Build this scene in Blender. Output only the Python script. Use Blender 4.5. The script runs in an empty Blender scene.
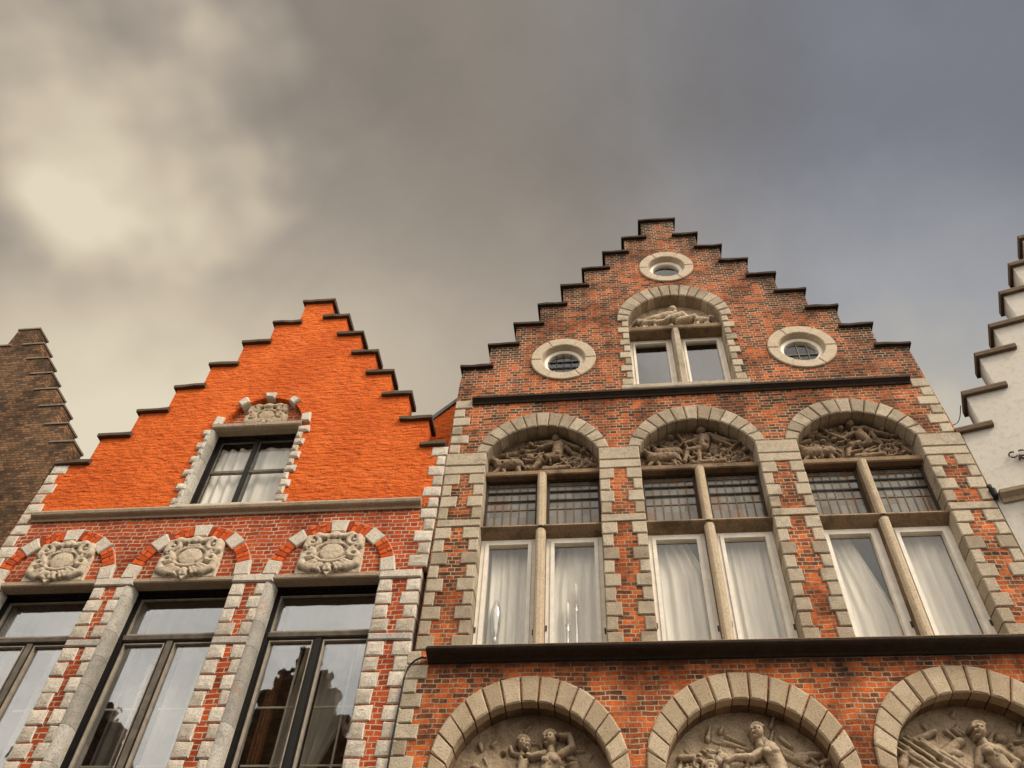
import bpy, bmesh, math, random
from mathutils import Vector, Matrix, noise
random.seed(7)
R = math.radians
scene = bpy.context.scene
COL = scene.collection
CAM = Vector((-1.24023, -8.0, 1.6))

# ------------------------------------------------------------------ node helpers
class NT:
    def __init__(s, tree):
        s.t = tree; s.n = tree.nodes; s.l = tree.links
    def add(s, kind, **kw):
        n = s.n.new(kind)
        for k, v in kw.items():
            setattr(n, k, v)
        return n
    def put(s, sock, v):
        if isinstance(v, (int, float)):
            sock.default_value = v
        elif isinstance(v, (tuple, list)):
            if hasattr(sock.default_value, '__len__') and len(sock.default_value) == 4 and len(v) == 3:
                v = (*v, 1)
            sock.default_value = v
        else:
            s.l.new(v, sock)
    def math(s, op, a, b=0.0, c=0.0, clamp=False):
        n = s.add('ShaderNodeMath', operation=op, use_clamp=clamp)
        s.put(n.inputs[0], a); s.put(n.inputs[1], b); s.put(n.inputs[2], c)
        return n.outputs[0]
    def vmath(s, op, a, b=(0, 0, 0)):
        n = s.add('ShaderNodeVectorMath', operation=op)
        s.put(n.inputs[0], a); s.put(n.inputs[1], b)
        return n.outputs['Value'] if op in ('DOT_PRODUCT', 'LENGTH') else n.outputs[0]
    def smooth(s, v, a, b):
        n = s.add('ShaderNodeMapRange', interpolation_type='SMOOTHSTEP')
        s.put(n.inputs[0], v); n.inputs[1].default_value = a; n.inputs[2].default_value = b
        return n.outputs[0]
    def noise(s, vec, scale, detail=4, rough=.55, dist=0.0):
        n = s.add('ShaderNodeTexNoise')
        s.put(n.inputs['Vector'], vec)
        n.inputs['Scale'].default_value = scale; n.inputs['Detail'].default_value = detail
        n.inputs['Roughness'].default_value = rough; n.inputs['Distortion'].default_value = dist
        return n.outputs[0]
    def ramp(s, v, stops, interp='LINEAR'):
        n = s.add('ShaderNodeValToRGB'); cr = n.color_ramp; cr.interpolation = interp
        while len(cr.elements) < len(stops): cr.elements.new(.5)
        for e, (p, c) in zip(cr.elements, stops):
            e.position = p; e.color = (*c, 1)
        s.put(n.inputs[0], v)
        return n.outputs[0]
    def mix(s, f, a, b, mode='MIX'):
        n = s.add('ShaderNodeMix', data_type='RGBA', blend_type=mode)
        s.put(n.inputs[0], f); s.put(n.inputs[6], a); s.put(n.inputs[7], b)
        return n.outputs[2]
    def sep(s, v):
        n = s.add('ShaderNodeSeparateXYZ'); s.put(n.inputs[0], v); return n.outputs
    def comb(s, x, y, z):
        n = s.add('ShaderNodeCombineXYZ')
        for i, v in enumerate((x, y, z)): s.put(n.inputs[i], v)
        return n.outputs[0]

def new_mat(name):
    m = bpy.data.materials.new(name); m.use_nodes = True
    k = NT(m.node_tree); b = m.node_tree.nodes['Principled BSDF']
    b.inputs['Specular IOR Level'].default_value = .25
    co = k.add('ShaderNodeTexCoord').outputs['Object']
    return m, k, b, co

def bump(k, b, h, strength, dist=.02):
    n = k.add('ShaderNodeBump'); n.inputs['Strength'].default_value = strength
    n.inputs['Distance'].default_value = dist
    k.put(n.inputs['Height'], h); k.l.new(n.outputs[0], b.inputs['Normal'])

def brick_mat(name, stops, mortar, bw=.19, rh=.0595, mw=.007, stain=((.25, .25, .25), .35, .65), warm=None, bs=.7,
              squash=.5, blotch=0.0, soot=None, rnd=1.0, fn=.55, md=.5, edge=False):
    m, k, b, co = new_mat(name)
    x, y, z = k.sep(co)
    wob = k.noise(co, 3.0, 2)
    wob2 = k.noise(co, 14.0, 2)
    u = k.math('ADD', x, y)
    u = k.math('ADD', u, k.math('MULTIPLY', k.math('SUBTRACT', wob2, .5), .018))
    v = k.math('ADD', z, k.math('MULTIPLY', k.math('SUBTRACT', wob, .5), .05))
    v = k.math('ADD', v, k.math('MULTIPLY', k.math('SUBTRACT', wob2, .5), .014))
    v = k.math('ADD', v, 10.0); u = k.math('ADD', u, 40.0)
    t = k.add('ShaderNodeTexBrick', offset=.5, squash=squash, squash_frequency=2)
    k.put(t.inputs['Vector'], k.comb(u, v, 0.0))
    t.inputs['Color1'].default_value = (0, 0, 0, 1); t.inputs['Color2'].default_value = (1, 1, 1, 1)
    t.inputs['Mortar'].default_value = (.5, .5, .5, 1)
    t.inputs['Scale'].default_value = 1.0; t.inputs['Brick Width'].default_value = bw
    t.inputs['Row Height'].default_value = rh; t.inputs['Mortar Size'].default_value = mw
    t.inputs['Mortar Smooth'].default_value = .25
    g = t.outputs['Color']
    fine = k.noise(co, 55.0, 3, .7)
    med = k.math('ADD', k.math('MULTIPLY', k.noise(co, 9.0, 4, .7), .55), k.math('MULTIPLY', k.noise(k.vmath('ADD', co, (4, 1, 6)), 2.2, 4, .6), .45))
    val = k.math('ADD', k.math('ADD', k.math('MULTIPLY', k.math('SUBTRACT', g, .5), rnd), .5), k.math('MULTIPLY', k.math('SUBTRACT', fine, .5), fn))
    val = k.math('ADD', val, k.math('MULTIPLY', k.math('SUBTRACT', med, .5), md))
    if warm:      # (z0, z1, amount) : weathering grows with height
        val = k.math('ADD', val, k.math('MULTIPLY', k.smooth(z, warm[0], warm[1]), warm[2]))
    if edge:      # grime gathers along the stepped edge of the gable
        ed = k.math('ADD', k.math('ABSOLUTE', x), k.math('MULTIPLY', k.math('SUBTRACT', z, 11.3), .76))
        ed = k.math('ADD', ed, k.math('MULTIPLY', k.noise(co, 2.6, 4, .7), .9))
        val = k.math('SUBTRACT', val, k.math('MULTIPLY', k.math('MULTIPLY', k.smooth(ed, 3.0, 4.1), k.smooth(z, 10.6, 11.4)), .30))
    c = k.ramp(val, stops)
    mo = k.mix(k.smooth(k.noise(co, 4.0, 5, .7), .35, .7), mortar, tuple(q * .45 for q in mortar))
    c = k.mix(t.outputs['Fac'], c, mo)
    big = k.noise(co, 1.3, 6, .65)
    c = k.mix(k.smooth(big, stain[1], stain[2]), k.mix(1.0, c, stain[0], 'MULTIPLY'), c)
    if blotch:
        pale = k.smooth(k.noise(k.vmath('ADD', co, (7, 3, 1)), 2.1, 6, .7), .58, .75)
        c = k.mix(k.math('MULTIPLY', pale, blotch), c, (.36, .25, .15))
    if soot:      # dark streaks hanging under a ledge: (z_top, reach)
        sx = k.noise(k.comb(k.math('MULTIPLY', x, 3.5), 0.0, k.math('MULTIPLY', z, .8)), 2.2, 4, .7)
        d = k.math('DIVIDE', k.math('SUBTRACT', soot[0], z), soot[1])
        f = k.math('SUBTRACT', k.math('MULTIPLY', sx, 1.45), d)
        f = k.math('MULTIPLY', k.smooth(f, .15, .75), k.math('LESS_THAN', z, soot[0]))
        c = k.mix(k.math('MULTIPLY', f, .6), c, (.03, .02, .014))
    k.put(b.inputs['Base Color'], c)
    b.inputs['Roughness'].default_value = .9
    h = k.math('SUBTRACT', k.math('ADD', k.math('MULTIPLY', fine, .35), k.math('MULTIPLY', g, .35)), k.math('MULTIPLY', t.outputs['Fac'], .9))
    bump(k, b, h, bs, .012)
    return m

def stone_mat(name, a, c, dark, scale=7.0, bs=.5, rough=.85, stains=(.55, .78), orange=0.0, hollow_tone=0.0):
    m, k, b, co = new_mat(name)
    geo = k.add('ShaderNodeNewGeometry')
    isl = geo.outputs['Random Per Island']
    n1 = k.noise(co, scale, 6, .65); n2 = k.noise(co, scale * 8, 4, .7); n3 = k.noise(k.vmath('ADD', co, (3, 9, 4)), scale * .35, 5, .7)
    v = k.math('ADD', k.math('MULTIPLY', n1, .55), k.math('MULTIPLY', isl, .5))
    col = k.mix(k.smooth(v, .25, .75), a, c)
    col = k.mix(k.math('MULTIPLY', k.smooth(n2, .47, .68), .6), col, dark)
    col = k.mix(k.math('MULTIPLY', k.smooth(n3, *stains), .6), col, dark)
    if orange:
        n4 = k.noise(k.vmath('ADD', co, (13, 2, 8)), scale * .8, 5, .7)
        col = k.mix(k.math('MULTIPLY', k.smooth(n4, .56, .7), orange), col, (.42, .16, .055))
    if hollow_tone:      # colour darkened in the hollows of the carving, paler on raised edges
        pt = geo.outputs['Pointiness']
        col = k.mix(k.math('MULTIPLY', k.smooth(pt, .505, .43), hollow_tone), col, tuple(q * .28 for q in dark))
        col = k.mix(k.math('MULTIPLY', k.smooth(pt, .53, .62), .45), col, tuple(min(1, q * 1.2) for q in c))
    k.put(b.inputs['Base Color'], col); b.inputs['Roughness'].default_value = rough
    bump(k, b, k.math('ADD', k.math('MULTIPLY', n2, .5), k.math('MULTIPLY', n1, .6)), bs, .02)
    return m

def plain_mat(name, col, rough=.7, var=.25, scale=12.0, bs=.15, spec=.3, metal=0.0):
    m, k, b, co = new_mat(name)
    n = k.noise(co, scale, 5, .65)
    c = k.mix(k.smooth(n, .3, .75), tuple(q * (1 - var) for q in col), tuple(min(1, q * (1 + var * .6)) for q in col))
    k.put(b.inputs['Base Color'], c); b.inputs['Roughness'].default_value = rough
    b.inputs['Specular IOR Level'].default_value = spec; b.inputs['Metallic'].default_value = metal
    bump(k, b, n, bs, .01)
    return m

def stucco_mat(name):
    m, k, b, co = new_mat(name)
    x, y, z = k.sep(co)
    st = k.comb(k.math('MULTIPLY', x, .45), y, z)
    n1 = k.noise(st, 16.0, 5, .62, .6); n2 = k.noise(st, 50.0, 3, .6); n3 = k.noise(co, 1.1, 5, .6)
    n4 = k.noise(k.comb(k.math('MULTIPLY', x, .22), y, z), 26.0, 4, .7, .4)
    t = k.add('ShaderNodeTexBrick', offset=.5, squash=.5, squash_frequency=2)
    k.put(t.inputs['Vector'], k.comb(k.math('ADD', x, k.math('ADD', y, 40.0)), k.math('ADD', z, k.math('ADD', 10.0, k.math('MULTIPLY', k.math('SUBTRACT', n1, .5), .05))), 0.0))
    t.inputs['Scale'].default_value = 1.0; t.inputs['Brick Width'].default_value = .2; t.inputs['Row Height'].default_value = .062
    t.inputs['Mortar Size'].default_value = .009; t.inputs['Mortar Smooth'].default_value = .9
    n5 = k.noise(k.comb(k.math('MULTIPLY', x, .5), y, z), 13.0, 3, .55, .15)
    c = k.mix(k.smooth(n3, .35, .7), (.60, .104, .012), (.75, .150, .020))
    c = k.mix(k.math('MULTIPLY', k.smooth(n5, .45, .3), .40), c, (.44, .045, .006))
    c = k.mix(k.math('MULTIPLY', k.smooth(n4, .42, .29), .7), c, (.13, .018, .006))
    c = k.mix(k.math('MULTIPLY', k.smooth(n2, .60, .78), .3), c, (.78, .18, .035))
    stv = k.noise(k.comb(k.math('MULTIPLY', x, 5.0), 0.0, k.math('MULTIPLY', z, .55)), 1.5, 5, .7)
    c = k.mix(k.math('MULTIPLY', k.smooth(stv, .50, .72), .45), c, (.40, .055, .010))
    pal = k.noise(k.vmath('ADD', co, (3, 3, 8)), 1.7, 6, .7)
    c = k.mix(k.math('MULTIPLY', k.smooth(pal, .56, .74), .35), c, (.74, .21, .07))
    c = k.mix(k.math('MULTIPLY', t.outputs['Fac'], .10), c, (.42, .055, .012))
    k.put(b.inputs['Base Color'], c); b.inputs['Roughness'].default_value = .85
    h = k.math('ADD', k.math('MULTIPLY', n5, 1.2), k.math('ADD', k.math('MULTIPLY', n1, .45), k.math('MULTIPLY', n4, .25)))
    h = k.math('SUBTRACT', h, k.math('MULTIPLY', t.outputs['Fac'], .12))
    bump(k, b, h, 1.0, .050)
    return m

def glass_mat(name, tint, refl=.25, rough=.015, wav=.004):
    m = bpy.data.materials.new(name); m.use_nodes = True
    k = NT(m.node_tree); k.n.remove(m.node_tree.nodes['Principled BSDF'])
    tr = k.add('ShaderNodeBsdfTransparent'); tr.inputs[0].default_value = (*tint, 1)
    gl = k.add('ShaderNodeBsdfGlossy'); gl.inputs['Color'].default_value = (.92, .94, .96, 1); gl.inputs['Roughness'].default_value = rough
    co = k.add('ShaderNodeTexCoord').outputs['Object']
    bp = k.add('ShaderNodeBump'); bp.inputs['Strength'].default_value = .35; bp.inputs['Distance'].default_value = wav
    k.put(bp.inputs['Height'], k.noise(co, 3.0, 2)); k.l.new(bp.outputs[0], gl.inputs['Normal'])
    ge = k.add('ShaderNodeNewGeometry')
    cs = k.math('ABSOLUTE', k.vmath('DOT_PRODUCT', ge.outputs['Incoming'], ge.outputs['Normal']))
    fr = k.math('ADD', .04, k.math('MULTIPLY', .8, k.math('POWER', k.math('SUBTRACT', 1.0, cs), 5.0)))
    mx = k.add('ShaderNodeMixShader')
    k.put(mx.inputs[0], k.math('ADD', fr, refl, clamp=True))
    k.l.new(tr.outputs[0], mx.inputs[1]); k.l.new(gl.outputs[0], mx.inputs[2])
    k.l.new(mx.outputs[0], m.node_tree.nodes['Material Output'].inputs[0])
    return m

def leaded_mat(name, cw, ch):
    m, k, b, co = new_mat(name)
    x, y, z = k.sep(co)
    cell = k.comb(k.math('FLOOR', k.math('DIVIDE', x, cw)), k.math('FLOOR', k.math('DIVIDE', z, ch)), 0.0)
    w = k.add('ShaderNodeTexWhiteNoise', noise_dimensions='3D'); k.put(w.inputs['Vector'], cell)
    c = k.ramp(w.outputs['Value'], [(0, (.09, .08, .06)), (.3, (.14, .13, .105)), (.62, (.19, .185, .155)), (.90, (.13, .115, .09)), (.94, (.17, .10, .055)), (1, (.19, .115, .065))])
    k.put(b.inputs['Base Color'], c); b.inputs['Roughness'].default_value = .12
    b.inputs['Specular IOR Level'].default_value = .55
    tilt = k.add('ShaderNodeBump'); tilt.inputs['Strength'].default_value = .4; tilt.inputs['Distance'].default_value = .01
    k.put(tilt.inputs['Height'], k.noise(co, 8.0, 2)); k.l.new(tilt.outputs[0], b.inputs['Normal'])
    return m

def curtain_mat(name, col):
    m, k, b, co = new_mat(name)
    x, y, z = k.sep(co)
    n = k.noise(k.comb(k.math('MULTIPLY', x, 9.0), 0.0, k.math('MULTIPLY', z, .8)), 1.6, 4, .6)
    k.put(b.inputs['Base Color'], k.mix(k.smooth(n, .3, .7), tuple(q * .78 for q in col), col))
    b.inputs['Roughness'].default_value = .9
    tl = k.add('ShaderNodeBsdfTranslucent'); tl.inputs[0].default_value = (*col, 1)
    mx = k.add('ShaderNodeMixShader'); mx.inputs[0].default_value = .12
    k.l.new(b.outputs[0], mx.inputs[1]); k.l.new(tl.outputs[0], mx.inputs[2])
    k.l.new(mx.outputs[0], m.node_tree.nodes['Material Output'].inputs[0])
    return m

M = {}
M['brick'] = brick_mat('weathered_brick', [(0, (.035, .022, .013)), (.22, (.10, .045, .022)), (.42, (.29, .080, .026)), (.60, (.56, .120, .024)), (.85, (.80, .170, .026)), (1, (.78, .24, .065))],
                       (.58, .44, .29), warm=(6.4, 10.6, -.11), blotch=.28, bw=.175, rh=.0555, mw=.0062, edge=True, stain=((.40, .36, .32), .36, .60), soot=(6.56, .42), rnd=.46, fn=1.15, md=1.35)
M['red_brick'] = brick_mat('orange_red_brick', [(0, (.16, .026, .009)), (.3, (.29, .042, .010)), (.6, (.44, .064, .012)), (1, (.62, .105, .018))],
                           (.60, .47, .33), rh=.062, mw=.007, stain=((.5, .40, .34), .30, .52), soot=(8.80, .22), rnd=.5, fn=.9, md=.9)
M['dark_brick'] = brick_mat('sooty_brown_brick', [(0, (.025, .016, .009)), (.3, (.09, .05, .026)), (.6, (.22, .115, .055)), (1, (.42, .20, .09))],
                            (.10, .07, .042), rh=.05, bw=.15, stain=((.5, .48, .45), .35, .6), rnd=.5, fn=1.0, md=.7)
M['far_brick'] = brick_mat('brown_brick', [(0, (.06, .03, .02)), (.5, (.14, .07, .04)), (1, (.24, .12, .07))], (.3, .25, .2))
M['stone'] = stone_mat('tan_sandstone', (.345, .272, .188), (.57, .48, .352), (.125, .10, .07), bs=.8, orange=.08, stains=(.50, .74))
M['arch_stone'] = stone_mat('warm_sandstone', (.42, .32, .205), (.62, .495, .34), (.16, .12, .078), bs=.7, stains=(.62, .85))
M['ring_stone'] = stone_mat('pale_ring_stone', (.50, .40, .28), (.68, .57, .42), (.24, .18, .12), bs=.5, stains=(.58, .85))
M['white_stone'] = stone_mat('pale_limestone', (.50, .435, .345), (.74, .66, .54), (.22, .175, .125), bs=.9, stains=(.6, .85), orange=.12)
M['jamb_stone'] = stone_mat('grey_limestone', (.30, .275, .235), (.54, .50, .43), (.12, .105, .085), scale=6, bs=.7, orange=.35)
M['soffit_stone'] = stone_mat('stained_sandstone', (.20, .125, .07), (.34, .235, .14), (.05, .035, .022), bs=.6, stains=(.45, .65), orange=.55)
M['relief'] = stone_mat('brown_carved_sandstone', (.36, .265, .17), (.60, .47, .32), (.13, .085, .05), bs=.9, stains=(.48, .75), hollow_tone=.65)
M['relief_dark'] = stone_mat('dark_carved_sandstone', (.28, .195, .122), (.50, .375, .25), (.09, .058, .035), bs=.8, stains=(.46, .76), hollow_tone=.9)
M['cartouche'] = stone_mat('cream_carved_stone', (.54, .44, .32), (.70, .60, .46), (.26, .18, .11), bs=.35, stains=(.58, .86), hollow_tone=.75)
M['tan_cartouche'] = stone_mat('tan_carved_stone', (.44, .34, .225), (.60, .49, .35), (.2, .14, .08), bs=.5, stains=(.5, .8), hollow_tone=.8)
M['coping'] = stone_mat('dark_coping_tile', (.075, .05, .032), (.14, .10, .066), (.025, .018, .012), bs=.5)
M['brown_coping'] = stone_mat('brown_coping_tile', (.15, .105, .07), (.28, .22, .16), (.05, .035, .022), bs=.6)
M['umber_coping'] = stone_mat('umber_coping_tile', (.11, .072, .042), (.19, .135, .085), (.04, .028, .018), bs=.5)
M['black_coping'] = stone_mat('sooty_coping_tile', (.035, .024, .017), (.075, .052, .036), (.012, .009, .007), bs=.5)
M['ledge'] = stone_mat('sooty_ledge_stone', (.022, .016, .012), (.06, .042, .028), (.010, .008, .006), bs=.6)
M['red_mould'] = stone_mat('stained_moulding_stone', (.30, .22, .14), (.46, .36, .25), (.11, .075, .05), bs=.6)
M['stucco'] = stucco_mat('orange_stucco')
M['plaster'] = stone_mat('cream_plaster', (.47, .43, .37), (.60, .56, .49), (.47, .39, .29), scale=1.6, bs=.25, stains=(.6, .9))
M['white_wood'] = plain_mat('cream_painted_wood', (.86, .79, .67), .5, .12, 9)
M['dark_wood'] = plain_mat('black_brown_wood', (.011, .008, .006), .6, .4, 14)
M['grey_wood'] = plain_mat('weathered_grey_wood', (.15, .125, .095), .55, .35, 10)
M['bead'] = plain_mat('pale_glazing_bead', (.36, .30, .23), .5, .25, 10)
M['lead'] = plain_mat('lead_came', (.16, .095, .05), .6, .4, 30)
M['iron'] = plain_mat('rusty_iron', (.06, .035, .022), .7, .4, 30)
M['lead_sheet'] = plain_mat('lead_flashing', (.17, .17, .17), .6, .3, 8)
M['slate'] = plain_mat('roof_tile', (.11, .06, .04), .85, .4, 8, .5)
M['interior'] = plain_mat('dim_interior', (.05, .04, .03), .9, .3, 3)
M['glass'] = glass_mat('window_glass', (.97, .97, .96), .0, wav=.0015)
M['glass_dark'] = glass_mat('old_window_glass', (.90, .90, .88), .17, wav=.006)
M['glass_high'] = glass_mat('dim_window_glass', (.88, .88, .87), .05, wav=.004)
M['leaded'] = leaded_mat('leaded_glass', .118, .151)
M['curtain'] = curtain_mat('cream_curtain', (.97, .91, .80))
M['sheer'] = curtain_mat('white_net_curtain', (.72, .68, .61))
M['grey_blind'] = curtain_mat('grey_blind', (.33, .31, .28))
M['brown_curtain'] = curtain_mat('brown_curtain', (.22, .10, .05))
M['candle'] = plain_mat('white_wax', (.85, .80, .70), .4, .05, 20)
M['silver'] = plain_mat('silver_metal', (.55, .52, .48), .3, .2, 20, metal=.7)
M['asphalt'] = plain_mat('cobble_grey', (.10, .09, .08), .9, .4, 6, .5)
M['rubber'] = plain_mat('black_rubber', (.012, .010, .009), .6, .2, 20)
M['mortar'] = plain_mat('cream_mortar', (.55, .43, .30), .9, .3, 14, .4)
M['lampglass'] = glass_mat('clear_lamp_glass', (.88, .88, .88), .18)
def radial_brick():
    m, k, b, co = new_mat('arch_brick')
    isl = k.add('ShaderNodeNewGeometry').outputs['Random Per Island']
    f = k.noise(co, 40, 4, .7)
    v = k.math('ADD', isl, k.math('MULTIPLY', k.math('SUBTRACT', f, .5), .6))
    k.put(b.inputs['Base Color'], k.ramp(v, [(0, (.22, .035, .012)), (.5, (.48, .075, .016)), (1, (.66, .12, .022))]))
    b.inputs['Roughness'].default_value = .9; bump(k, b, f, .6, .01)
    return m
M['arch_brick'] = radial_brick()

# ------------------------------------------------------------------ mesh helpers
class MB:
    def __init__(s): s.v = []; s.f = []
    def quad(s, *i): s.f.append(tuple(i))
    def box(s, x0, x1, y0, y1, z0, z1):
        o = len(s.v)
        s.v += [(x, y, z) for z in (z0, z1) for y in (y0, y1) for x in (x0, x1)]
        for q in ((0, 2, 3, 1), (4, 5, 7, 6), (0, 1, 5, 4), (1, 3, 7, 5), (3, 2, 6, 7), (2, 0, 4, 6)):
            s.f.append(tuple(o + i for i in q))
    def block(s, poly, yf, yb, b=.012, jit=.004, pillow=0.0):
        rock = pillow > 0 and len(poly) == 4
        """masonry block: polygon in XZ, chamfered front face at yf, back at yb"""
        if sum(poly[i][0] * poly[(i + 1) % len(poly)][1] - poly[(i + 1) % len(poly)][0] * poly[i][1] for i in range(len(poly))) < 0:
            poly = poly[::-1]
        n = len(poly); cx = sum(p[0] for p in poly) / n; cz = sum(p[1] for p in poly) / n
        J = lambda: random.uniform(-jit, jit)
        pts = [(p[0] + J(), p[1] + J()) for p in poly]
        o = len(s.v)
        for (x, z) in pts: s.v.append((x, yb, z))
        for (x, z) in pts: s.v.append((x, yf + b, z))
        for (x, z) in pts:
            dx, dz = cx - x, cz - z
            ix = math.copysign(min(b, abs(dx) * .6), dx); iz = math.copysign(min(b, abs(dz) * .6), dz)
            s.v.append((x + ix, yf + J() * .8, z + iz))
        for i in range(n):
            j = (i + 1) % n
            s.f.append((o + i, o + j, o + n + j, o + n + i)); s.f.append((o + n + i, o + n + j, o + 2 * n + j, o + 2 * n + i))
        if rock:
            q = [Vector(v) for v in s.v[o + 2 * n:o + 3 * n]]; nu, nv = 5, 4; gi = {}
            sk = random.uniform(-.4, .4), random.uniform(-.4, .4)
            for a in range(nu + 1):
                for c in range(nv + 1):
                    u, w = a / nu, c / nv
                    p = q[0].lerp(q[1], u).lerp(q[3].lerp(q[2], u), w)
                    if 0 < a < nu and 0 < c < nv:
                        p.y -= pillow * (.75 + sk[0] * (u - .5) + sk[1] * (w - .5) + random.uniform(-.35, .35)); p.x += J(); p.z += J()
                    gi[a, c] = len(s.v); s.v.append(tuple(p))
            for a in range(nu):
                for c in range(nv): s.f.append((gi[a, c], gi[a + 1, c], gi[a + 1, c + 1], gi[a, c + 1]))
        elif pillow:
            s.v.append((cx + J() * 3, yf - pillow, cz + J() * 3)); c = len(s.v) - 1
            for i in range(n): s.f.append((o + 2 * n + i, o + 2 * n + (i + 1) % n, c))
        else:
            s.f.append(tuple(o + 2 * n + i for i in range(n)))
        s.f.append(tuple(o + i for i in reversed(range(n))))
    def rblock(s, x0, x1, z0, z1, yf, yb, **kw):
        s.block([(x0, z0), (x1, z0), (x1, z1), (x0, z1)], yf, yb, **kw)
    def extrude(s, prof, a, b, axis='x'):
        """closed profile [(y,z)] swept along x, or [(x,y)] swept along z, or [(x,z)] swept along y"""
        o = len(s.v); n = len(prof)
        for t in (a, b):
            for p in prof:
                s.v.append((t, p[0], p[1]) if axis == 'x' else ((p[0], p[1], t) if axis == 'z' else (p[0], t, p[1])))
        for i in range(n):
            j = (i + 1) % n
            s.f.append((o + i, o + j, o + n + j, o + n + i))
        s.f.append(tuple(o + i for i in range(n))); s.f.append(tuple(o + n + i for i in reversed(range(n))))
    def tube(s, pts, r, sides=8):
        pts = [Vector(p) for p in pts]; rs = r if isinstance(r, (list, tuple)) else [r] * len(pts)
        o = len(s.v)
        for i, p in enumerate(pts):
            d = (pts[min(i + 1, len(pts) - 1)] - pts[max(i - 1, 0)]).normalized()
            a = d.orthogonal().normalized() if abs(d.z) < .99 else Vector((1, 0, 0)); c = d.cross(a)
            for k in range(sides):
                t = 2 * math.pi * k / sides
                s.v.append(tuple(p + (a * math.cos(t) + c * math.sin(t)) * rs[i]))
        for i in range(len(pts) - 1):
            for k in range(sides):
                k2 = (k + 1) % sides
                s.f.append((o + i * sides + k, o + i * sides + k2, o + (i + 1) * sides + k2, o + (i + 1) * sides + k))
        s.f.append(tuple(o + k for k in reversed(range(sides)))); s.f.append(tuple(o + (len(pts) - 1) * sides + k for k in range(sides)))
    def lathe(s, cx, cy, prof, sides=16):
        o = len(s.v)
        for (r, z) in prof:
            for k in range(sides):
                t = 2 * math.pi * k / sides; s.v.append((cx + r * math.cos(t), cy + r * math.sin(t), z))
        for i in range(len(prof) - 1):
            for k in range(sides):
                k2 = (k + 1) % sides
                s.f.append((o + i * sides + k, o + i * sides + k2, o + (i + 1) * sides + k2, o + (i + 1) * sides + k))
    def ring(s, cx, cz, prof, sides=48, joints=0):
        """profile [(radius, y)] revolved about the y axis through (cx, cz); closed profile"""
        o = len(s.v); n = len(prof)
        for k in range(sides):
            t = 2 * math.pi * k / sides
            g = .014 if joints and k % (sides // joints) == 0 else 0
            for (r, y) in prof: s.v.append((cx + (r - g * .4 * (y < 0)) * math.cos(t), y + g * (y < .05), cz + (r - g * .4 * (y < 0)) * math.sin(t)))
        for k in range(sides):
            k2 = (k + 1) % sides
            for i in range(n):
                j = (i + 1) % n
                s.f.append((o + k * n + i, o + k * n + j, o + k2 * n + j, o + k2 * n + i))
    def disc(s, cx, cz, r, y, sides=40):
        o = len(s.v)
        for k in range(sides):
            t = 2 * math.pi * k / sides; s.v.append((cx + r * math.cos(t), y, cz + r * math.sin(t)))
        s.f.append(tuple(range(o, o + sides)))
    def build(s, name, mat, parent=None, smooth=False, recalc=True):
        me = bpy.data.meshes.new(name); me.from_pydata(s.v, [], s.f)
        if recalc:
            bm = bmesh.new(); bm.from_mesh(me); bmesh.ops.recalc_face_normals(bm, faces=bm.faces); bm.to_mesh(me); bm.free()
        me.materials.append(mat)
        if smooth:
            for p in me.polygons: p.use_smooth = True
        ob = bpy.data.objects.new(name, me); COL.objects.link(ob)
        if parent: ob.parent = parent
        return ob

def thing(name, label, cat, group=None):
    o = bpy.data.objects.new(name, None); COL.objects.link(o)
    o['label'] = label; o['category'] = cat
    if group: o['group'] = group
    return o
def tag(o, label, cat, group=None):
    o['label'] = label; o['category'] = cat
    if group: o['group'] = group
    return o
def on(x, z, y=0.0):
    """a point measured on the facade line (y = 0) moved to the depth y of the surface it really lies on"""
    s = (8.0 + y) / 8.0
    return CAM.x + (x - CAM.x) * s, CAM.z + (z - CAM.z) * s

def wall_mesh(name, outline, holes, y0, y1, mat, parent):
    cu = bpy.data.curves.new('fill', 'CURVE'); cu.dimensions = '2D'; cu.fill_mode = 'BOTH'
    for pts in [outline] + holes:
        sp = cu.splines.new('POLY'); sp.points.add(len(pts) - 1); sp.use_cyclic_u = True
        for p, (x, z) in zip(sp.points, pts): p.co = (x, z, 0, 1)
    cu.extrude = (y1 - y0) / 2
    ob = bpy.data.objects.new('fill', cu); COL.objects.link(ob)
    dg = bpy.context.evaluated_depsgraph_get()
    me = bpy.data.meshes.new_from_object(ob.evaluated_get(dg))
    bpy.data.objects.remove(ob); bpy.data.curves.remove(cu)
    mid = (y0 + y1) / 2
    for v in me.vertices:
        x, z, d = v.co; v.co = (x, mid - d, z)
    me.name = name
    bm = bmesh.new(); bm.from_mesh(me); bmesh.ops.remove_doubles(bm, verts=bm.verts, dist=1e-5)
    bmesh.ops.recalc_face_normals(bm, faces=bm.faces); bm.to_mesh(me); bm.free()
    me.materials.clear(); me.materials.append(mat)
    o = bpy.data.objects.new(name, me); COL.objects.link(o); o.parent = parent
    return o

def arc(cx, cz, r, a0, a1, n=24):
    return [(cx + r * math.cos(a0 + (a1 - a0) * i / n), cz + r * math.sin(a0 + (a1 - a0) * i / n)) for i in range(n + 1)]
def arch_hole(cx, hw, zb, r, zc):
    a = math.acos(max(-1, min(1, hw / r))); zs = zc + r * math.sin(a)
    return [(cx - hw, zb), (cx + hw, zb)] + arc(cx, zc, r, a, math.pi - a)

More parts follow.
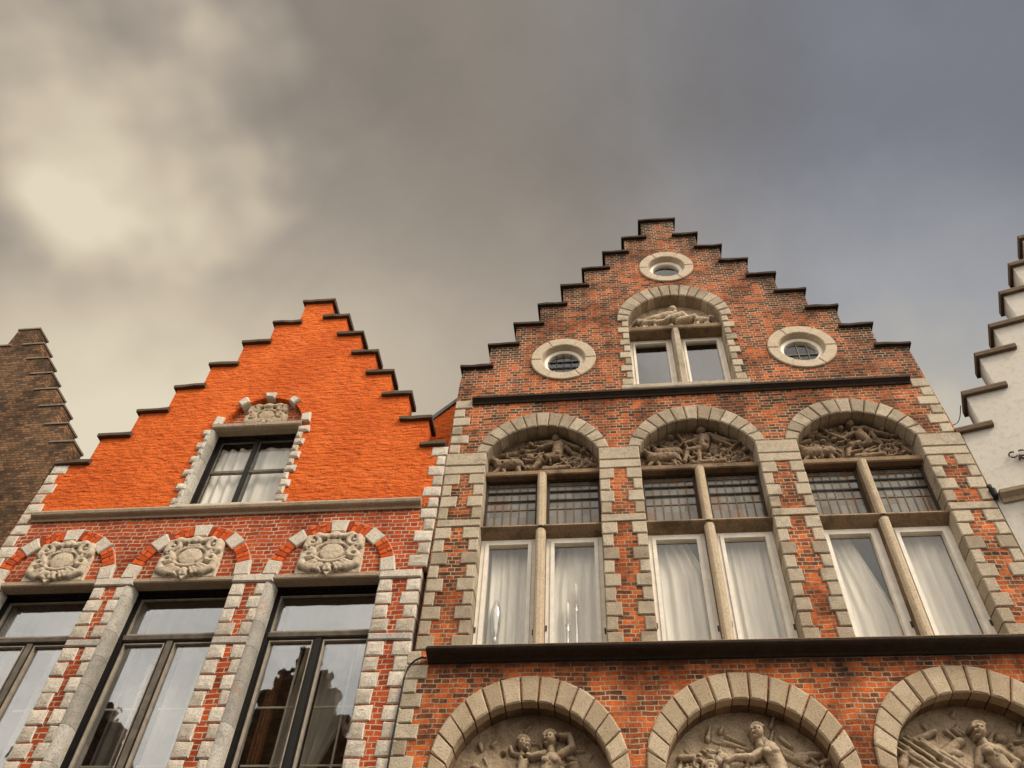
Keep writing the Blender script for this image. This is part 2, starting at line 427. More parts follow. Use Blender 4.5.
# height-field carving -------------------------------------------------------
def hcap(px, pz, x1, z1, x2, z2, r1, r2):
    dx, dz = x2 - x1, z2 - z1; L = dx * dx + dz * dz or 1e-9
    t = max(0, min(1, ((px - x1) * dx + (pz - z1) * dz) / L))
    d = math.hypot(px - x1 - t * dx, pz - z1 - t * dz) / (r1 + (r2 - r1) * t)
    return math.sqrt(1 - d * d) if d < 1 else 0
def carve(px, pz, strokes, base):
    h = base
    for s in strokes:
        k = s[0]
        if k == 'c':
            _, x1, z1, x2, z2, r1, r2, g, lift = s
            gm = 1.5 * max(r1, r2); lift += max(0, g - gm) * .6; g = min(g, gm)
            q = hcap(px, pz, x1, z1, x2, z2, r1, r2)
            if q: h = max(h, lift + g * q)
        elif k == 'e':
            _, x, z, rx, rz, g, lift = s
            gm = 1.5 * min(rx, rz); lift += max(0, g - gm) * .6; g = min(g, gm)
            d = ((px - x) / rx) ** 2 + ((pz - z) / rz) ** 2
            if d < 1: h = max(h, lift + g * math.sqrt(1 - d))
        elif k == 'r':
            _, x, z, rad, rx, w, g, lift = s
            d = abs(math.hypot((px - x) / rx, pz - z) - rad) / w
            if d < 1: h = max(h, lift + g * math.sqrt(1 - d * d))
        elif k == 'h':      # drilled hollow
            _, x, z, rad, g, _l = s
            d = math.hypot(px - x, pz - z) / rad
            if d < 1: h -= g * (1 - d * d)
    return h
def relief(name, inside, box, strokes, y, mat, parent, step=.013, rough=.012, base=0.0, ground=None, freq=9.0, seed=0.0, skirt=.05, flat=1.0):
    x0, x1, z0, z1 = box
    nx = int((x1 - x0) / step) + 1; nz = int((z1 - z0) / step) + 1
    mb = MB(); idx = {}
    for j in range(nz + 1):
        for i in range(nx + 1):
            px = x0 + (x1 - x0) * i / nx; pz = z0 + (z1 - z0) * j / nz
            if not inside(px, pz): continue
            n = noise.fractal(Vector((px * freq + seed, pz * freq, seed)), 1.0, 2.0, 4)
            b = base + (ground(px, pz) if ground else 0)
            h = carve(px, pz, strokes, b) * flat + rough * n
            idx[i, j] = len(mb.v); mb.v.append((px, y - h, pz))
    for j in range(nz):
        for i in range(nx):
            q = [idx.get(t) for t in ((i, j), (i + 1, j), (i + 1, j + 1), (i, j + 1))]
            if None not in q: mb.f.append(tuple(q))
    if skirt:
        bm = bmesh.new()
        vs = [bm.verts.new(v) for v in mb.v]
        for f in mb.f: bm.faces.new([vs[i] for i in f])
        edges = [e for e in bm.edges if len(e.link_faces) == 1]
        r = bmesh.ops.extrude_edge_only(bm, edges=edges)
        for g in r['geom']:
            if isinstance(g, bmesh.types.BMVert): g.co.y = y + skirt
        bmesh.ops.recalc_face_normals(bm, faces=bm.faces)
        me = bpy.data.meshes.new(name); bm.to_mesh(me); bm.free(); me.materials.append(mat)
        for p in me.polygons: p.use_smooth = True
        o = bpy.data.objects.new(name, me); COL.objects.link(o); o.parent = parent
        return o
    return mb.build(name, mat, parent, smooth=True)

def curtain(name, label, x0, x1, z0, z1, y, mat, folds=7, amp=.022, lean=None, group='curtains behind the windows', seed=0):
    rnd = random.Random(seed); mb = MB(); nx, nz = 72, 16
    ph = [rnd.uniform(0, 6.28) for _ in range(4)]; fr = [rnd.uniform(.7, 1.4) for _ in range(4)]
    for j in range(nz + 1):
        t = j / nz; z = z0 + (z1 - z0) * t
        a, b = x0, x1
        if lean: a, b = lean(t, x0, x1)
        for i in range(nx + 1):
            s = i / nx; x = a + (b - a) * s
            w = sum(math.sin(s * folds * 6.28 * fr[k] / (1 + .3 * k) + ph[k] + .5 * t * k) for k in range(4)) / 2.2
            mb.v.append((x, y + amp * w, z))
    for j in range(nz):
        for i in range(nx):
            o = j * (nx + 1) + i; mb.f.append((o, o + 1, o + nx + 2, o + nx + 1))
    ob = mb.build(name, mat, None, smooth=True)
    return tag(ob, label, 'curtain', group)

def frame(mb, x0, x1, z0, z1, w, y0, y1, bottom=None, top=None):
    bo = w if bottom is None else bottom; tp = w if top is None else top
    mb.box(x0, x0 + w, y0, y1, z0, z1); mb.box(x1 - w, x1, y0, y1, z0, z1)
    mb.box(x0 + w, x1 - w, y0 + .002, y1 - .002, z1 - tp, z1); mb.box(x0 + w, x1 - w, y0 + .002, y1 - .002, z0, z0 + bo)

def voussoirs(mb, cx, ro, zo, ri, zi, zmin, n, yf, yb, gap=.012, b=.014, jit=.004):
    """wedge stones between an outer circle (ro about zo) and an inner one (ri about zi)"""
    ao = math.asin(max(-1, min(1, (zmin - zo) / ro))); ai = math.asin(max(-1, min(1, (zmin - zi) / ri)))
    for i in range(n):
        g = gap / 2 / ro
        po, pi_ = [], []
        for s_, e in ((i / n, g), ((i + 1) / n, -g)):
            to = ao + (math.pi - 2 * ao) * s_ + e; ti = ai + (math.pi - 2 * ai) * s_ + e * ro / ri
            po.append((cx + ro * math.cos(to), zo + ro * math.sin(to))); pi_.append((cx + ri * math.cos(ti), zi + ri * math.sin(ti)))
        tm = ao + (math.pi - 2 * ao) * (i + .5) / n; um = ai + (math.pi - 2 * ai) * (i + .5) / n
        po.insert(1, (cx + ro * math.cos(tm), zo + ro * math.sin(tm))); pi_.insert(1, (cx + ri * math.cos(um), zi + ri * math.sin(um)))
        mb.block(po + pi_[::-1], yf + random.uniform(-.003, .003), yb, b=b, jit=jit * .5)

def gable_outline(xl, xr, zs_l, zs_r, zbot, xbl, xbr):
    """xl/zs_l : step corners from the apex outwards"""
    pts = [(xbl, zbot), (xbr, zbot)]
    n = len(xr)
    for i in range(n - 1, -1, -1):
        pts.append((xr[i], zs_r[i + 1] if i + 1 < n else zs_r[i] - .4)); pts.append((xr[i], zs_r[i]))
    n = len(xl)
    for i in range(n):
        pts.append((xl[i], zs_l[i])); pts.append((xl[i], zs_l[i + 1] if i + 1 < n else zs_l[i] - .4))
    return pts

def copings(xl, zl, xr, zr, mat, parent, over, th, y0, y1, lap=.07):
    """one slab on every step; the apex slab crosses"""
    def slab(a, b, z):
        mb = MB(); dz = random.uniform(-.005, .005); n = max(2, int((b - a) / .14)); tilt = random.uniform(-.006, .006)
        prof = [(y0, z - th), (y0 - .004, z - th * .35), (y0 + .02, z), (y1 - .02, z), (y1, z - th)]; P = len(prof)
        for i in range(n + 1):
            x = a + (b - a) * i / n + (random.uniform(-.02, .02) if 0 < i < n else 0); e = dz + tilt * (2 * i / n - 1); oy = random.uniform(-.007, .007)
            for q, (yy, zz) in enumerate(prof):
                mb.v.append((x + random.uniform(-.004, .004), yy + oy * (q < 3) + random.uniform(-.003, .003), zz + e + random.uniform(-.006, .006)))
        for i in range(n):
            for q in range(P):
                j = (q + 1) % P; mb.f.append((i * P + q, i * P + j, i * P + P + j, i * P + P + q))
        mb.f.append(tuple(range(P))); mb.f.append(tuple(n * P + q for q in reversed(range(P))))
        mb.build('step_coping', mat, parent)
    slab(xl[0] - over, xr[0] + over, zl[0])
    for i in range(1, len(xl)): slab(xl[i] - over, xl[i - 1] + lap, zl[i])
    for i in range(1, len(xr)): slab(xr[i - 1] - lap, xr[i] + over, zr[i])

# ================================================================== GROUND
mb = MB(); mb.v += [(-400, -400, 0), (400, -400, 0), (400, 400, 0), (-400, 400, 0)]; mb.f.append((0, 1, 2, 3))
g = mb.build('street', M['asphalt']); g['kind'] = 'structure'

# ================================================================== BRICK HOUSE
B = thing('gabled_house', 'brown and orange brick house with three tall arched windows and round gable windows', 'house')
# step corners measured on the facade line -> coping front at y=-.06
YC = -.06; OV = .045; TH = .06
bx = [.335, .677, 1.037, 1.41, 1.778, 2.154, 2.533, 2.918, 3.305]
bz = [15.727, 15.155, 14.692, 14.207, 13.715, 13.203, 12.703, 12.182, 11.667]
ql = [on(-a - .01, z, YC) for a, z in zip(bx, bz)]; qr = [on(a, z, YC) for a, z in zip(bx, bz)]
xl = [p[0] + OV for p in ql]; xr = [p[0] - OV for p in qr]; zt = [p[1] for p in ql]
outline = gable_outline(xl, xr, [z - TH for z in zt], [z - TH for z in zt], 0, -3.47, 3.36)
outline[2] = (3.235, 11.2); outline.insert(2, (3.30, 9.7))
outline[-1] = (-3.285, 11.2); outline.append((-3.325, 9.7))
# fix right lower corner: replace the automatically made lowest corner
outline = [p for p in outline]
WX = [-2.03, .008, 2.035]; HW = .75
holes = [arch_hole(c, HW + .045, 6.60, .86, 9.378) for c in WX]
LX = [-2.095, .01, 2.115]; LZ = [5.40, 5.405, 5.44]
holes += [arch_hole(c, .825, 4.75, .84, z - .13) for c, z in zip(LX, LZ)]
holes += [arch_hole(0, .765, 10.92, .765, 12.43)]
OC = [(-1.74, 11.655, .49), (1.765, 11.64, .49), (.015, 14.02, .455)]
holes += [arc(x, z, r - .06, 0, 2 * math.pi * .99, 40) for x, z, r in OC]
wall_mesh('brick_wall', outline, holes, 0, .34, M['brick'], B)
copings(xl, zt, xr, zt, M['black_coping'], B, OV, TH, YC, .38)
# dark interior behind the openings, and the roof behind the gable
mb = MB(); mb.box(-3.25, 3.2, 1.3, 1.4, .05, 11.2); mb.box(-3.25, 3.2, .36, 1.3, 6.45, 6.62); mb.box(-3.25, 3.2, .36, 1.3, 10.72, 10.80)
mb.build('interior', M['interior'], B)
mb = MB()
mb.extrude([(-3.3, 10.9), (0, 15.2), (3.28, 10.9), (3.28, 10.75), (0, 15.0), (-3.3, 10.75)], .345, 7.0, 'y')
mb.build('roof', M['slate'], B)
mb = MB(); mb.box(-3.4, -3.2, .345, 7, 0, 10.8); mb.box(3.1, 3.29, .345, 7, 0, 10.8); mb.box(-3.2, 3.1, 6.8, 7, 0, 10.8); mb.build('side_wall', M['far_brick'], B)

# --- string course and ledge
def mould(name, x0, x1, z, mat, parent, proj, h):
    mb = MB()
    mb.extrude([(.05, z - h), (-proj * .25, z - h), (-proj * .35, z - h * .72), (-proj * .8, z - h * .45), (-proj, z - h * .38), (-proj, z - h * .05), (-proj * .9, z), (.05, z + .02)], x0, x1, 'x')
    return mb.build(name, mat, parent)
mould('string_course', -3.05, 3.02, 10.80, M['ledge'], B, .09, .10)
mb = MB()
mb.extrude([(.30, 6.545), (-.03, 6.545), (-.05, 6.565), (-.17, 6.585), (-.195, 6.60), (-.205, 6.612), (-.205, 6.625), (-.17, 6.635), (.30, 6.665)], -3.20, 3.30, 'x')
mb.build('ledge', M['ledge'], B)
mb = MB(); mb.extrude([(-.02, 6.667), (-.178, 6.637), (-.19, 6.645), (-.18, 6.658), (-.02, 6.69)], -3.19, 3.29, 'x'); mb.build('ledge_capping', M['soffit_stone'], B)

# --- piers : quoin blocks
def pier(xa, xb, la, lb, tops, yf=-.018, yb=.33, wide=.185, narrow=.125, phase=0, b=.012, pillow=0, sides=(1, 1), gap=.010, jit=.004):
    """blocks toothed from both edges of a pier; la/lb: how the edge moves per metre of height"""
    mb = MB()
    for i in range(len(tops) - 1):
        z1, z0 = tops[i], tops[i + 1]
        for sd in (0, 1):
            if not sides[sd]: continue
            w = (wide if (i + phase) % 2 == 0 else narrow) * random.uniform(.93, 1.07)
            zz0, zz1 = z0 + gap + random.uniform(-.003, .003), z1 - .002
            if sd == 0: mb.rblock(xa + la * (9 - z1), xa + la * (9 - z1) + w, zz0, zz1, yf, yb, b=b, pillow=pillow, jit=jit)
            else: mb.rblock(xb + lb * (9 - z1) - w, xb + lb * (9 - z1), zz0, zz1, yf, yb, b=b, pillow=pillow, jit=jit)
    return mb
def seq(a, b, n): return [a + (b - a) * i / n for i in range(n + 1)]
PX = [(-3.32, -2.78), (-1.28, -.742), (.758, 1.285), (2.785, 3.318)]
def join(*ms):
    r = MB()
    for m in ms:
        o = len(r.v); r.v += m.v; r.f += [tuple(q + o for q in f) for f in m.f]
    return r
for i, (a, b) in enumerate(PX):
    la = -.02 if i == 0 else 0
    for sides in ((1, 0), (0, 1)):
        kw = dict(wide=.18 if 0 < i < 3 else .2, narrow=.125, sides=sides)
        join(pier(a, b, la, 0, seq(9.33, 8.555, 4), **kw), pier(a, b, la, 0, seq(8.425, 6.70, 9), **kw)).build('quoin_column', M['stone'], B)
    mb = MB(); mb.rblock(a, b, 8.435, 8.545, -.02, .33, b=.008); mb.build('band_stone', M['stone'], B)
    mb = MB(); mb.rblock(a, b, 9.48, 9.705, -.03, .33, b=.012); mb.rblock(a, b, 9.335, 9.479, -.018, .33, b=.01); mb.build('impost', M['stone'], B)
# corner stones above the imposts and below the ledge
for sides in ((1, 0), (0, 1)):
    pier(-3.30, 3.285, -.0, .02, seq(10.80, 9.715, 6), wide=.24, narrow=.15, phase=0, yb=.1, sides=sides).build('corner_quoins', M['stone'], B)
    pier(-3.40, 3.33, -.018, 0, seq(6.70, 4.2, 15), wide=.235, narrow=.16, phase=1, yb=.1, yf=-.02, sides=sides).build('corner_quoins', M['stone'], B)

# --- upper arches, windows, reliefs
def win_house(cx, k):
    mb = MB()
    voussoirs(mb, cx, .905, 9.55, .8125, 9.368, 9.70, 13, -.03, .2)
    mb.build('stone_arch', M['stone'], B)
    # plain intrados behind the voussoirs
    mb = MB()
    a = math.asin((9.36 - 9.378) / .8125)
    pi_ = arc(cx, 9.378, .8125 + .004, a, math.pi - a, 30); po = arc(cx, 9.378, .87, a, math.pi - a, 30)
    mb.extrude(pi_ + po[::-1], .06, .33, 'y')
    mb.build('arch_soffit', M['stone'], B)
    # stone cross
    w = MB()
    w.extrude([(.10, 9.36), (.085, 9.375), (.085, 9.435), (.12, 9.455), (.34, 9.455), (.34, 9.36)], cx - HW + .002, cx + HW - .002, 'x')
    w.extrude([(.06, 8.44), (.045, 8.455), (.06, 8.485), (.34, 8.50), (.34, 8.33), (.27, 8.33), (.12, 8.40)], cx - HW + .002, cx + HW - .002, 'x')
    prof = [(-.058, .34), (-.058, .10), (-.04, .05), (-.02, .035), (.02, .035), (.04, .05), (.058, .10), (.058, .34)]
    w.extrude([(cx + p, q) for p, q in prof], 8.45, 9.357, 'z')
    w.extrude([(cx + p * 1.05, q - .01) for p, q in prof], 6.668, 8.398, 'z')
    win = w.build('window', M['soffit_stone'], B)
    mu = MB(); mu.extrude([(cx + p * 1.02, q - .004) for p, q in prof[1:-1]], 8.452, 9.357, 'z'); mu.extrude([(cx + p * 1.07, q - .014) for p, q in prof[1:-1]], 6.668, 8.398, 'z')
    mu.build('mullion', M['arch_stone'], win)
    for sd in (-1, 1):
        xa, xb = (cx - HW + .004, cx - .062) if sd < 0 else (cx + .062, cx + HW - .004)
        # leaded upper light
        fr = MB(); frame(fr, xa, xb, 8.50, 9.36, .03, .20, .26); fr.build('light_frame', M['iron'], win)
        gp = MB(); gp.box(xa + .03, xb - .03, .23, .236, 8.53, 9.33); gp.build('leaded_pane', M['leaded'], win)
        ld = MB()
        for i in range(1, 6):
            x = xa + .03 + (xb - xa - .06) * i / 6; ld.box(x - .008, x + .008, .222, .229, 8.53, 9.33)
        for z in (8.60, 8.87, 9.27): ld.box(xa + .03, xb - .03, .221, .228, z - .006, z + .006)
        ld.build('lead_came', M['lead'], win)
        br = MB()
        for z in (9.015, 9.165): br.box(xa + .02, xb - .02, .208, .219, z - .010, z + .010)
        br.build('saddle_bar', M['dark_wood'], win)
        # casement
        sa = MB(); frame(sa, xa, xb, 6.67, 8.40, .052, .195, .275, top=.07)
        frame(sa, xa + .054, xb - .054, 6.70, 8.328, .045, .18, .265)
        sa.build('casement', M['white_wood'], win)
        pn = MB(); pn.box(xa + .10, xb - .10, .23, .235, 6.75, 8.28); pn.build('pane', M['glass'], win)
        hb = MB(); hb.box(xa + .005, xa + .022, .185, .194, 7.05, 7.12); hb.box(xb - .022, xb - .005, .185, .194, 7.0, 7.07); hb.build('hinge', M['iron'], win)
    return win
for k, c in enumerate(WX): win_house(c, k)

def limb(*p): 
    """p: (x,z,r)... chain of tapered strokes at given height"""
    g, lift = p[0]; s = []
    for a, b in zip(p[1:-1], p[2:]): s.append(('c', a[0], a[1], b[0], b[1], a[2], b[2], g, lift))
    return s
def head(x, z, f=-1, lift=.1):
    """a carved head turned towards f (-1 left): skull, curls, nose, chin, eye hollow"""
    h = [('e', x, z, .056, .068, .10, lift), ('e', x + f * .052, z - .012, .016, .018, .04, lift + .03), ('e', x + f * .03, z - .05, .03, .026, .05, lift + .01)]
    for i in range(7):
        t = .5 + i * .42
        h.append(('e', x - f * .055 * math.cos(t), z + .02 + .058 * math.sin(t), .024, .022, .035, lift + .02))
    h += [('h', x + f * .03, z + .008, .014, .035, 0), ('h', x - f * .005, z + .004, .012, .03, 0), ('h', x + f * .034, z - .034, .012, .025, 0), ('c', x, z - .06, x - f * .01, z - .12, .036, .042, .06, lift - .03)]
    return h
def torso(x, z, w, lift=.1):
    """muscle furrows over a chest centred at x, z"""
    return [('h', x, z, .016, .012, 0), ('h', x, z - .06, .016, .012, 0), ('h', x, z - .1, .014, .010, 0), ('e', x - w * .5, z - .005, .042, .034, .03, lift + .06), ('e', x + w * .5, z - .005, .042, .034, .03, lift + .06)]
def wheel(x, z, r, lift=.03):
    s = [('r', x, z, r, 1.0, .022, .05, lift), ('e', x, z, .035, .035, .07, lift)]
    for a in range(4):
        t = a * math.pi / 4; s.append(('c', x - r * math.cos(t), z - r * math.sin(t), x + r * math.cos(t), z + r * math.sin(t), .013, .013, .035, lift))
    return s
def beast(x, z, w, f=1, lift=.03):
    """an animal facing left (f=1), body centre at x,z"""
    return [('c', x + .16 * w * f, z + .01, x - .14 * w * f, z, .085 * w, .10 * w, .13, lift), ('c', x - .14 * w * f, z + .02, x - .27 * w * f, z + .12 * w, .07 * w, .045 * w, .12, lift),
            ('c', x - .27 * w * f, z + .13 * w, x - .37 * w * f, z + .07 * w, .05 * w, .03 * w, .12, lift + .02), ('c', x - .25 * w * f, z + .17 * w, x - .2 * w * f, z + .27 * w, .018, .01, .08, lift),
            ('c', x - .15 * w * f, z - .07, x - .22 * w * f, z - .15, .035, .022, .09, lift), ('c', x - .08 * w * f, z - .07, x - .05 * w * f, z - .17, .035, .022, .08, lift),
            ('c', x + .15 * w * f, z - .06, x + .19 * w * f, z - .17, .04, .022, .09, lift), ('c', x + .2 * w * f, z + .02, x + .28 * w * f, z - .08, .02, .012, .07, lift)]
def figure_chariot(cx, zb, var):
    s = []
    s += wheel(cx + .42, zb + .17, .105); s += wheel(cx + .55, zb + .19, .085, .0)
    s += [('c', cx + .02, zb + .08, cx + .36, zb + .10, .05, .035, .09, .02), ('c', cx + .05, zb + .10, cx + .30, zb + .20, .02, .02, .07, .02)]
    if var == 0:
        s += beast(cx - .47, zb + .18, .85)
        s += [('c', cx + .21, zb + .50, cx + .19, zb + .33, .085, .075, .16, .03), ('e', cx + .17, zb + .64, .055, .065, .17, .04), ('c', cx + .15, zb + .53, cx - .05, zb + .46, .04, .032, .13, .04),
              ('c', cx - .05, zb + .46, cx - .19, zb + .55, .032, .025, .13, .04), ('c', cx + .19, zb + .30, cx - .03, zb + .25, .07, .05, .14, .03), ('c', cx - .03, zb + .25, cx - .13, zb + .08, .05, .03, .12, .03),
              ('c', cx + .3, zb + .48, cx + .42, zb + .32, .04, .03, .10, .02), ('e', cx - .18, zb + .33, .06, .06, .07, .02), ('c', cx - .75, zb + .36, cx - .4, zb + .42, .03, .045, .07, .0), ('c', cx + .5, zb + .30, cx + .68, zb + .12, .04, .03, .06, .01)]
    elif var == 1:
        s += beast(cx - .44, zb + .19, .9); s += beast(cx - .36, zb + .30, .8, 1, .0)
        s += [('e', cx + .12, zb + .66, .07, .07, .17, .04), ('c', cx + .14, zb + .52, cx + .12, zb + .36, .09, .07, .14, .03), ('c', cx + .08, zb + .52, cx - .12, zb + .44, .035, .025, .11, .03), ('c', cx - .2, zb + .62, cx - .06, zb + .27, .014, .014, .08, .04),
              ('c', cx + .12, zb + .34, cx - .1, zb + .3, .055, .04, .12, .03), ('c', cx - .1, zb + .3, cx - .16, zb + .1, .04, .025, .1, .03), ('c', cx + .05, zb + .33, cx + .04, zb + .1, .04, .025, .1, .03), ('c', cx + .28, zb + .52, cx + .5, zb + .36, .035, .02, .09, .02), ('c', cx - .6, zb + .13, cx - .2, zb + .05, .02, .02, .07, .02)]
    else:
        s += beast(cx - .46, zb + .17, .95)
        s += [('e', cx + .06, zb + .66, .055, .06, .17, .04), ('c', cx + .12, zb + .54, cx + .2, zb + .34, .075, .06, .14, .03), ('c', cx + .1, zb + .52, cx - .1, zb + .40, .035, .028, .11, .03), ('c', cx - .1, zb + .40, cx - .28, zb + .55, .028, .02, .1, .03), ('c', cx - .34, zb + .64, cx - .05, zb + .36, .014, .014, .08, .04),
              ('c', cx + .2, zb + .32, cx - .04, zb + .27, .055, .04, .12, .03), ('c', cx - .04, zb + .27, cx - .1, zb + .08, .04, .025, .1, .03), ('c', cx - .62, zb + .5, cx - .4, zb + .56, .03, .03, .09, .02), ('c', cx - .66, zb + .36, cx - .52, zb + .4, .03, .03, .09, .02), ('c', cx + .3, zb + .5, cx + .36, zb + .3, .03, .03, .09, .02), ('c', cx + .6, zb + .25, cx + .68, zb + .12, .03, .02, .08, .02)]
    s += limb((.06, .05), (cx - .1 + .12 * var, zb + .56, .03), (cx + .22, zb + .60, .04), (cx + .45, zb + .46, .03), (cx + .6, zb + .42, .015))
    rr = random.Random(var + 3)
    for _ in range(16):
        x = cx + rr.uniform(-.7, .7); s.append(('e', x, zb + rr.uniform(0, .05), rr.uniform(.03, .08), .03, .06, .01))
    for _ in range(26):
        x = cx + rr.uniform(-.66, .66); z = zb + rr.uniform(.05, .62); s.append(('e', x, z, rr.uniform(.015, .05), rr.uniform(.015, .035), .06, rr.uniform(.02, .07)))
    for _ in range(16):
        x = cx + rr.uniform(-.6, .55); z = zb + rr.uniform(.1, .5); t = rr.uniform(-1, 1); s.append(('h', cx + rr.uniform(-.62, .62), zb + rr.uniform(.12, .55), rr.uniform(.02, .045), .07, 0)); s.append(('c', x, z, x + .16 * math.cos(t), z + .16 * math.sin(t), .016, .010, .04, rr.uniform(.03, .07)))
    return s
for k, c in enumerate(WX):
    zb = 9.46
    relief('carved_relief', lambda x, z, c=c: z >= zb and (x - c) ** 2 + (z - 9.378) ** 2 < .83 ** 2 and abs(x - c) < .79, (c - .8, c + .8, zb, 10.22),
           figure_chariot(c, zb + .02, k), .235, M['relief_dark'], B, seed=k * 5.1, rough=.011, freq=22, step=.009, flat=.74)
# --- lower arches with large reliefs
for k, (c, z) in enumerate(zip(LX, LZ)):
    mb = MB(); voussoirs(mb, c, .975, z, .815, z - .13, z - .45, 19, -.035, .10, gap=.016, b=.014)
    mb.build('stone_arch', M['arch_stone'], B)
    mb = MB(); a = -.4
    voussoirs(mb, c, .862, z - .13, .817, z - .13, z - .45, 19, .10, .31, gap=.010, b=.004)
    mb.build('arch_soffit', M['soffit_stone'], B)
zA = 5.0
def low(k, cx, z):
    zz = z - 5.40
    H = lambda v: v + zz + .09
    s = []
    if k == 0:
        s += limb((.16, .05), (cx + .22, H(5.48), .10), (cx + .14, H(5.30), .09), (cx + .02, H(5.16), .085))                  # torso
        s += head(cx + .20, H(5.69), -1, .14) + torso(cx + .2, H(5.47), .09, .13)
        s += limb((.13, .05), (cx + .30, H(5.55), .05), (cx + .42, H(5.62), .042), (cx + .40, H(5.74), .035), (cx + .30, H(5.74), .03))
        s += limb((.13, .05), (cx + .14, H(5.56), .045), (cx + .02, H(5.53), .035), (cx - .06, H(5.56), .03))
        s += limb((.15, .05), (cx + .02, H(5.2), .085), (cx - .18, H(5.22), .07), (cx - .3, H(5.06), .05)); s += limb((.15, .05), (cx + .1, H(5.2), .085), (cx + .02, H(5.27), .07), (cx - .02, H(5.05), .05))
        s += limb((.12, .04), (cx - .06, H(5.50), .055), (cx - .09, H(5.38), .05), (cx - .16, H(5.26), .04)); s += head(cx - .07, H(5.655), 1, .10)
        s += limb((.1, .04), (cx - .1, H(5.55), .03), (cx - .18, H(5.58), .025), (cx - .2, H(5.64), .02))
        s += [('e', cx + .44, H(5.42), .08, .06, .10, .03), ('r', cx + .38, H(5.18), .1, 1.3, .02, .06, .04), ('e', cx - .55, H(5.3), .10, .07, .09, .02), ('e', cx - .42, H(5.24), .09, .06, .1, .02)]
        g = lambda x, y: .05 + .10 * max(0, 1 - ((x - cx) / .75) ** 2) * max(0, min(1, (5.72 + zz - y) / .6))
    elif k == 1:
        s += limb((.16, .05), (cx + .22, H(5.58), .095), (cx + .28, H(5.42), .085), (cx + .26, H(5.28), .09))
        s += head(cx + .13, H(5.735), -1, .15) + [('c', cx + .15, H(5.69), cx + .2, H(5.62), .04, .06, .15, .05)] + torso(cx + .22, H(5.54), .08, .13)
        s += limb((.13, .06), (cx + .2, H(5.60), .05), (cx + .04, H(5.50), .042), (cx - .12, H(5.50), .034), (cx - .2, H(5.47), .028))
        s += limb((.15, .05), (cx + .25, H(5.30), .09), (cx + .05, H(5.33), .07), (cx + .03, H(5.12), .055)); s += limb((.15, .03), (cx + .2, H(5.26), .085), (cx + .0, H(5.22), .06), (cx - .04, H(5.05), .05))
        s += [('c', cx + .3, H(5.62), cx + .52, H(5.50), .05, .02, .09, .02), ('c', cx + .33, H(5.57), cx + .56, H(5.42), .04, .02, .08, .02), ('c', cx - .0, H(5.66), cx - .16, H(5.74), .012, .02, .07, .03), ('c', cx + .04, H(5.6), cx - .2, H(5.68), .012, .02, .07, .03)]
        s += [('e', cx + .5, H(5.34), .08, .07, .11, .03), ('r', cx + .32, H(5.14), .06, 1, .02, .08, .06), ('e', cx + .44, H(5.2), .1, .06, .1, .03)]
        s += head(cx - .36, H(5.40), 1, .06) + limb((.09, .04), (cx - .38, H(5.34), .045), (cx - .33, H(5.22), .04), (cx - .22, H(5.2), .03))
        for q in range(4):
            ox = cx - .68 + q * .075; ch = [((.07, .03))] + [(ox + .035 * math.sin(i * 1.1 + q), H(5.08 + i * .055), .022 - .001 * i) for i in range(8)]
            s += limb(*ch)
        s += [('r', cx - .47, H(5.46), .045, 1, .018, .07, .03), ('e', cx - .72, H(5.3), .05, .06, .09, .03)]
        g = lambda x, y: .05 + .10 * max(0, 1 - ((x - cx + .05) / .45) ** 2) * max(0, min(1, (5.66 + zz - y) / .5))
    else:
        s += limb((.16, .06), (cx + .12, H(5.50), .10), (cx + .2, H(5.32), .085), (cx + .22, H(5.2), .09))
        s += head(cx + .09, H(5.69), -1, .15) + torso(cx + .13, H(5.48), .085, .14)
        s += limb((.13, .06), (cx + .2, H(5.53), .05), (cx + .32, H(5.40), .042), (cx + .24, H(5.32), .034)); s += limb((.12, .05), (cx + .05, H(5.52), .045), (cx - .02, H(5.38), .04), (cx + .06, H(5.3), .03))
        s += limb((.15, .05), (cx + .1, H(5.24), .08), (cx + .0, H(5.18), .07), (cx - .02, H(5.0), .06)); s += limb((.15, .05), (cx + .24, H(5.22), .085), (cx + .2, H(5.05), .07), (cx + .19, H(4.95), .06))
        s += limb((.11, .05), (cx - .0, H(5.28), .04), (cx + .16, H(5.27), .05), (cx + .34, H(5.16), .045))
        s += limb((.08, .05), (cx - .3, H(5.72), .03), (cx - .55, H(5.62), .05), (cx - .7, H(5.38), .05)); s += limb((.08, .05), (cx - .1, H(5.62), .05), (cx - .35, H(5.45), .06), (cx - .1, H(5.2), .05))
        s += limb((.07, .07), (cx - .6, H(5.5), .03), (cx - .2, H(5.2), .05), (cx - .05, H(5.0), .04)); s += limb((.07, .08), (cx - .45, H(5.62), .03), (cx - .22, H(5.4), .03), (cx - .18, H(5.16), .035))
        s += [('e', cx - .2, H(5.5), .1, .05, .1, .05), ('e', cx - .12, H(5.38), .08, .05, .1, .05), ('e', cx + .42, H(5.5), .09, .08, .1, .03), ('e', cx + .5, H(5.3), .09, .1, .1, .03), ('e', cx + .3, H(5.66), .06, .05, .08, .03)]
        for q in range(11):
            x0 = cx - .72 + q * .05; z0 = H(5.66 - .03 * abs(q - 3)); s.append(('c', x0, z0, x0 + .42, z0 - .40, .022, .030, .04, .09 + .012 * (q % 3)))
        g = lambda x, y: .05 + .10 * max(0, 1 - ((x - cx + .3) / .5) ** 2) * max(0, min(1, (5.78 + zz - y) / .4))
    rr = random.Random(40 + k)
    for _ in range(9):
        s.append(('h', cx + rr.uniform(-.65, .65), H(rr.uniform(4.95, 5.6)), rr.uniform(.025, .05), .05, 0))
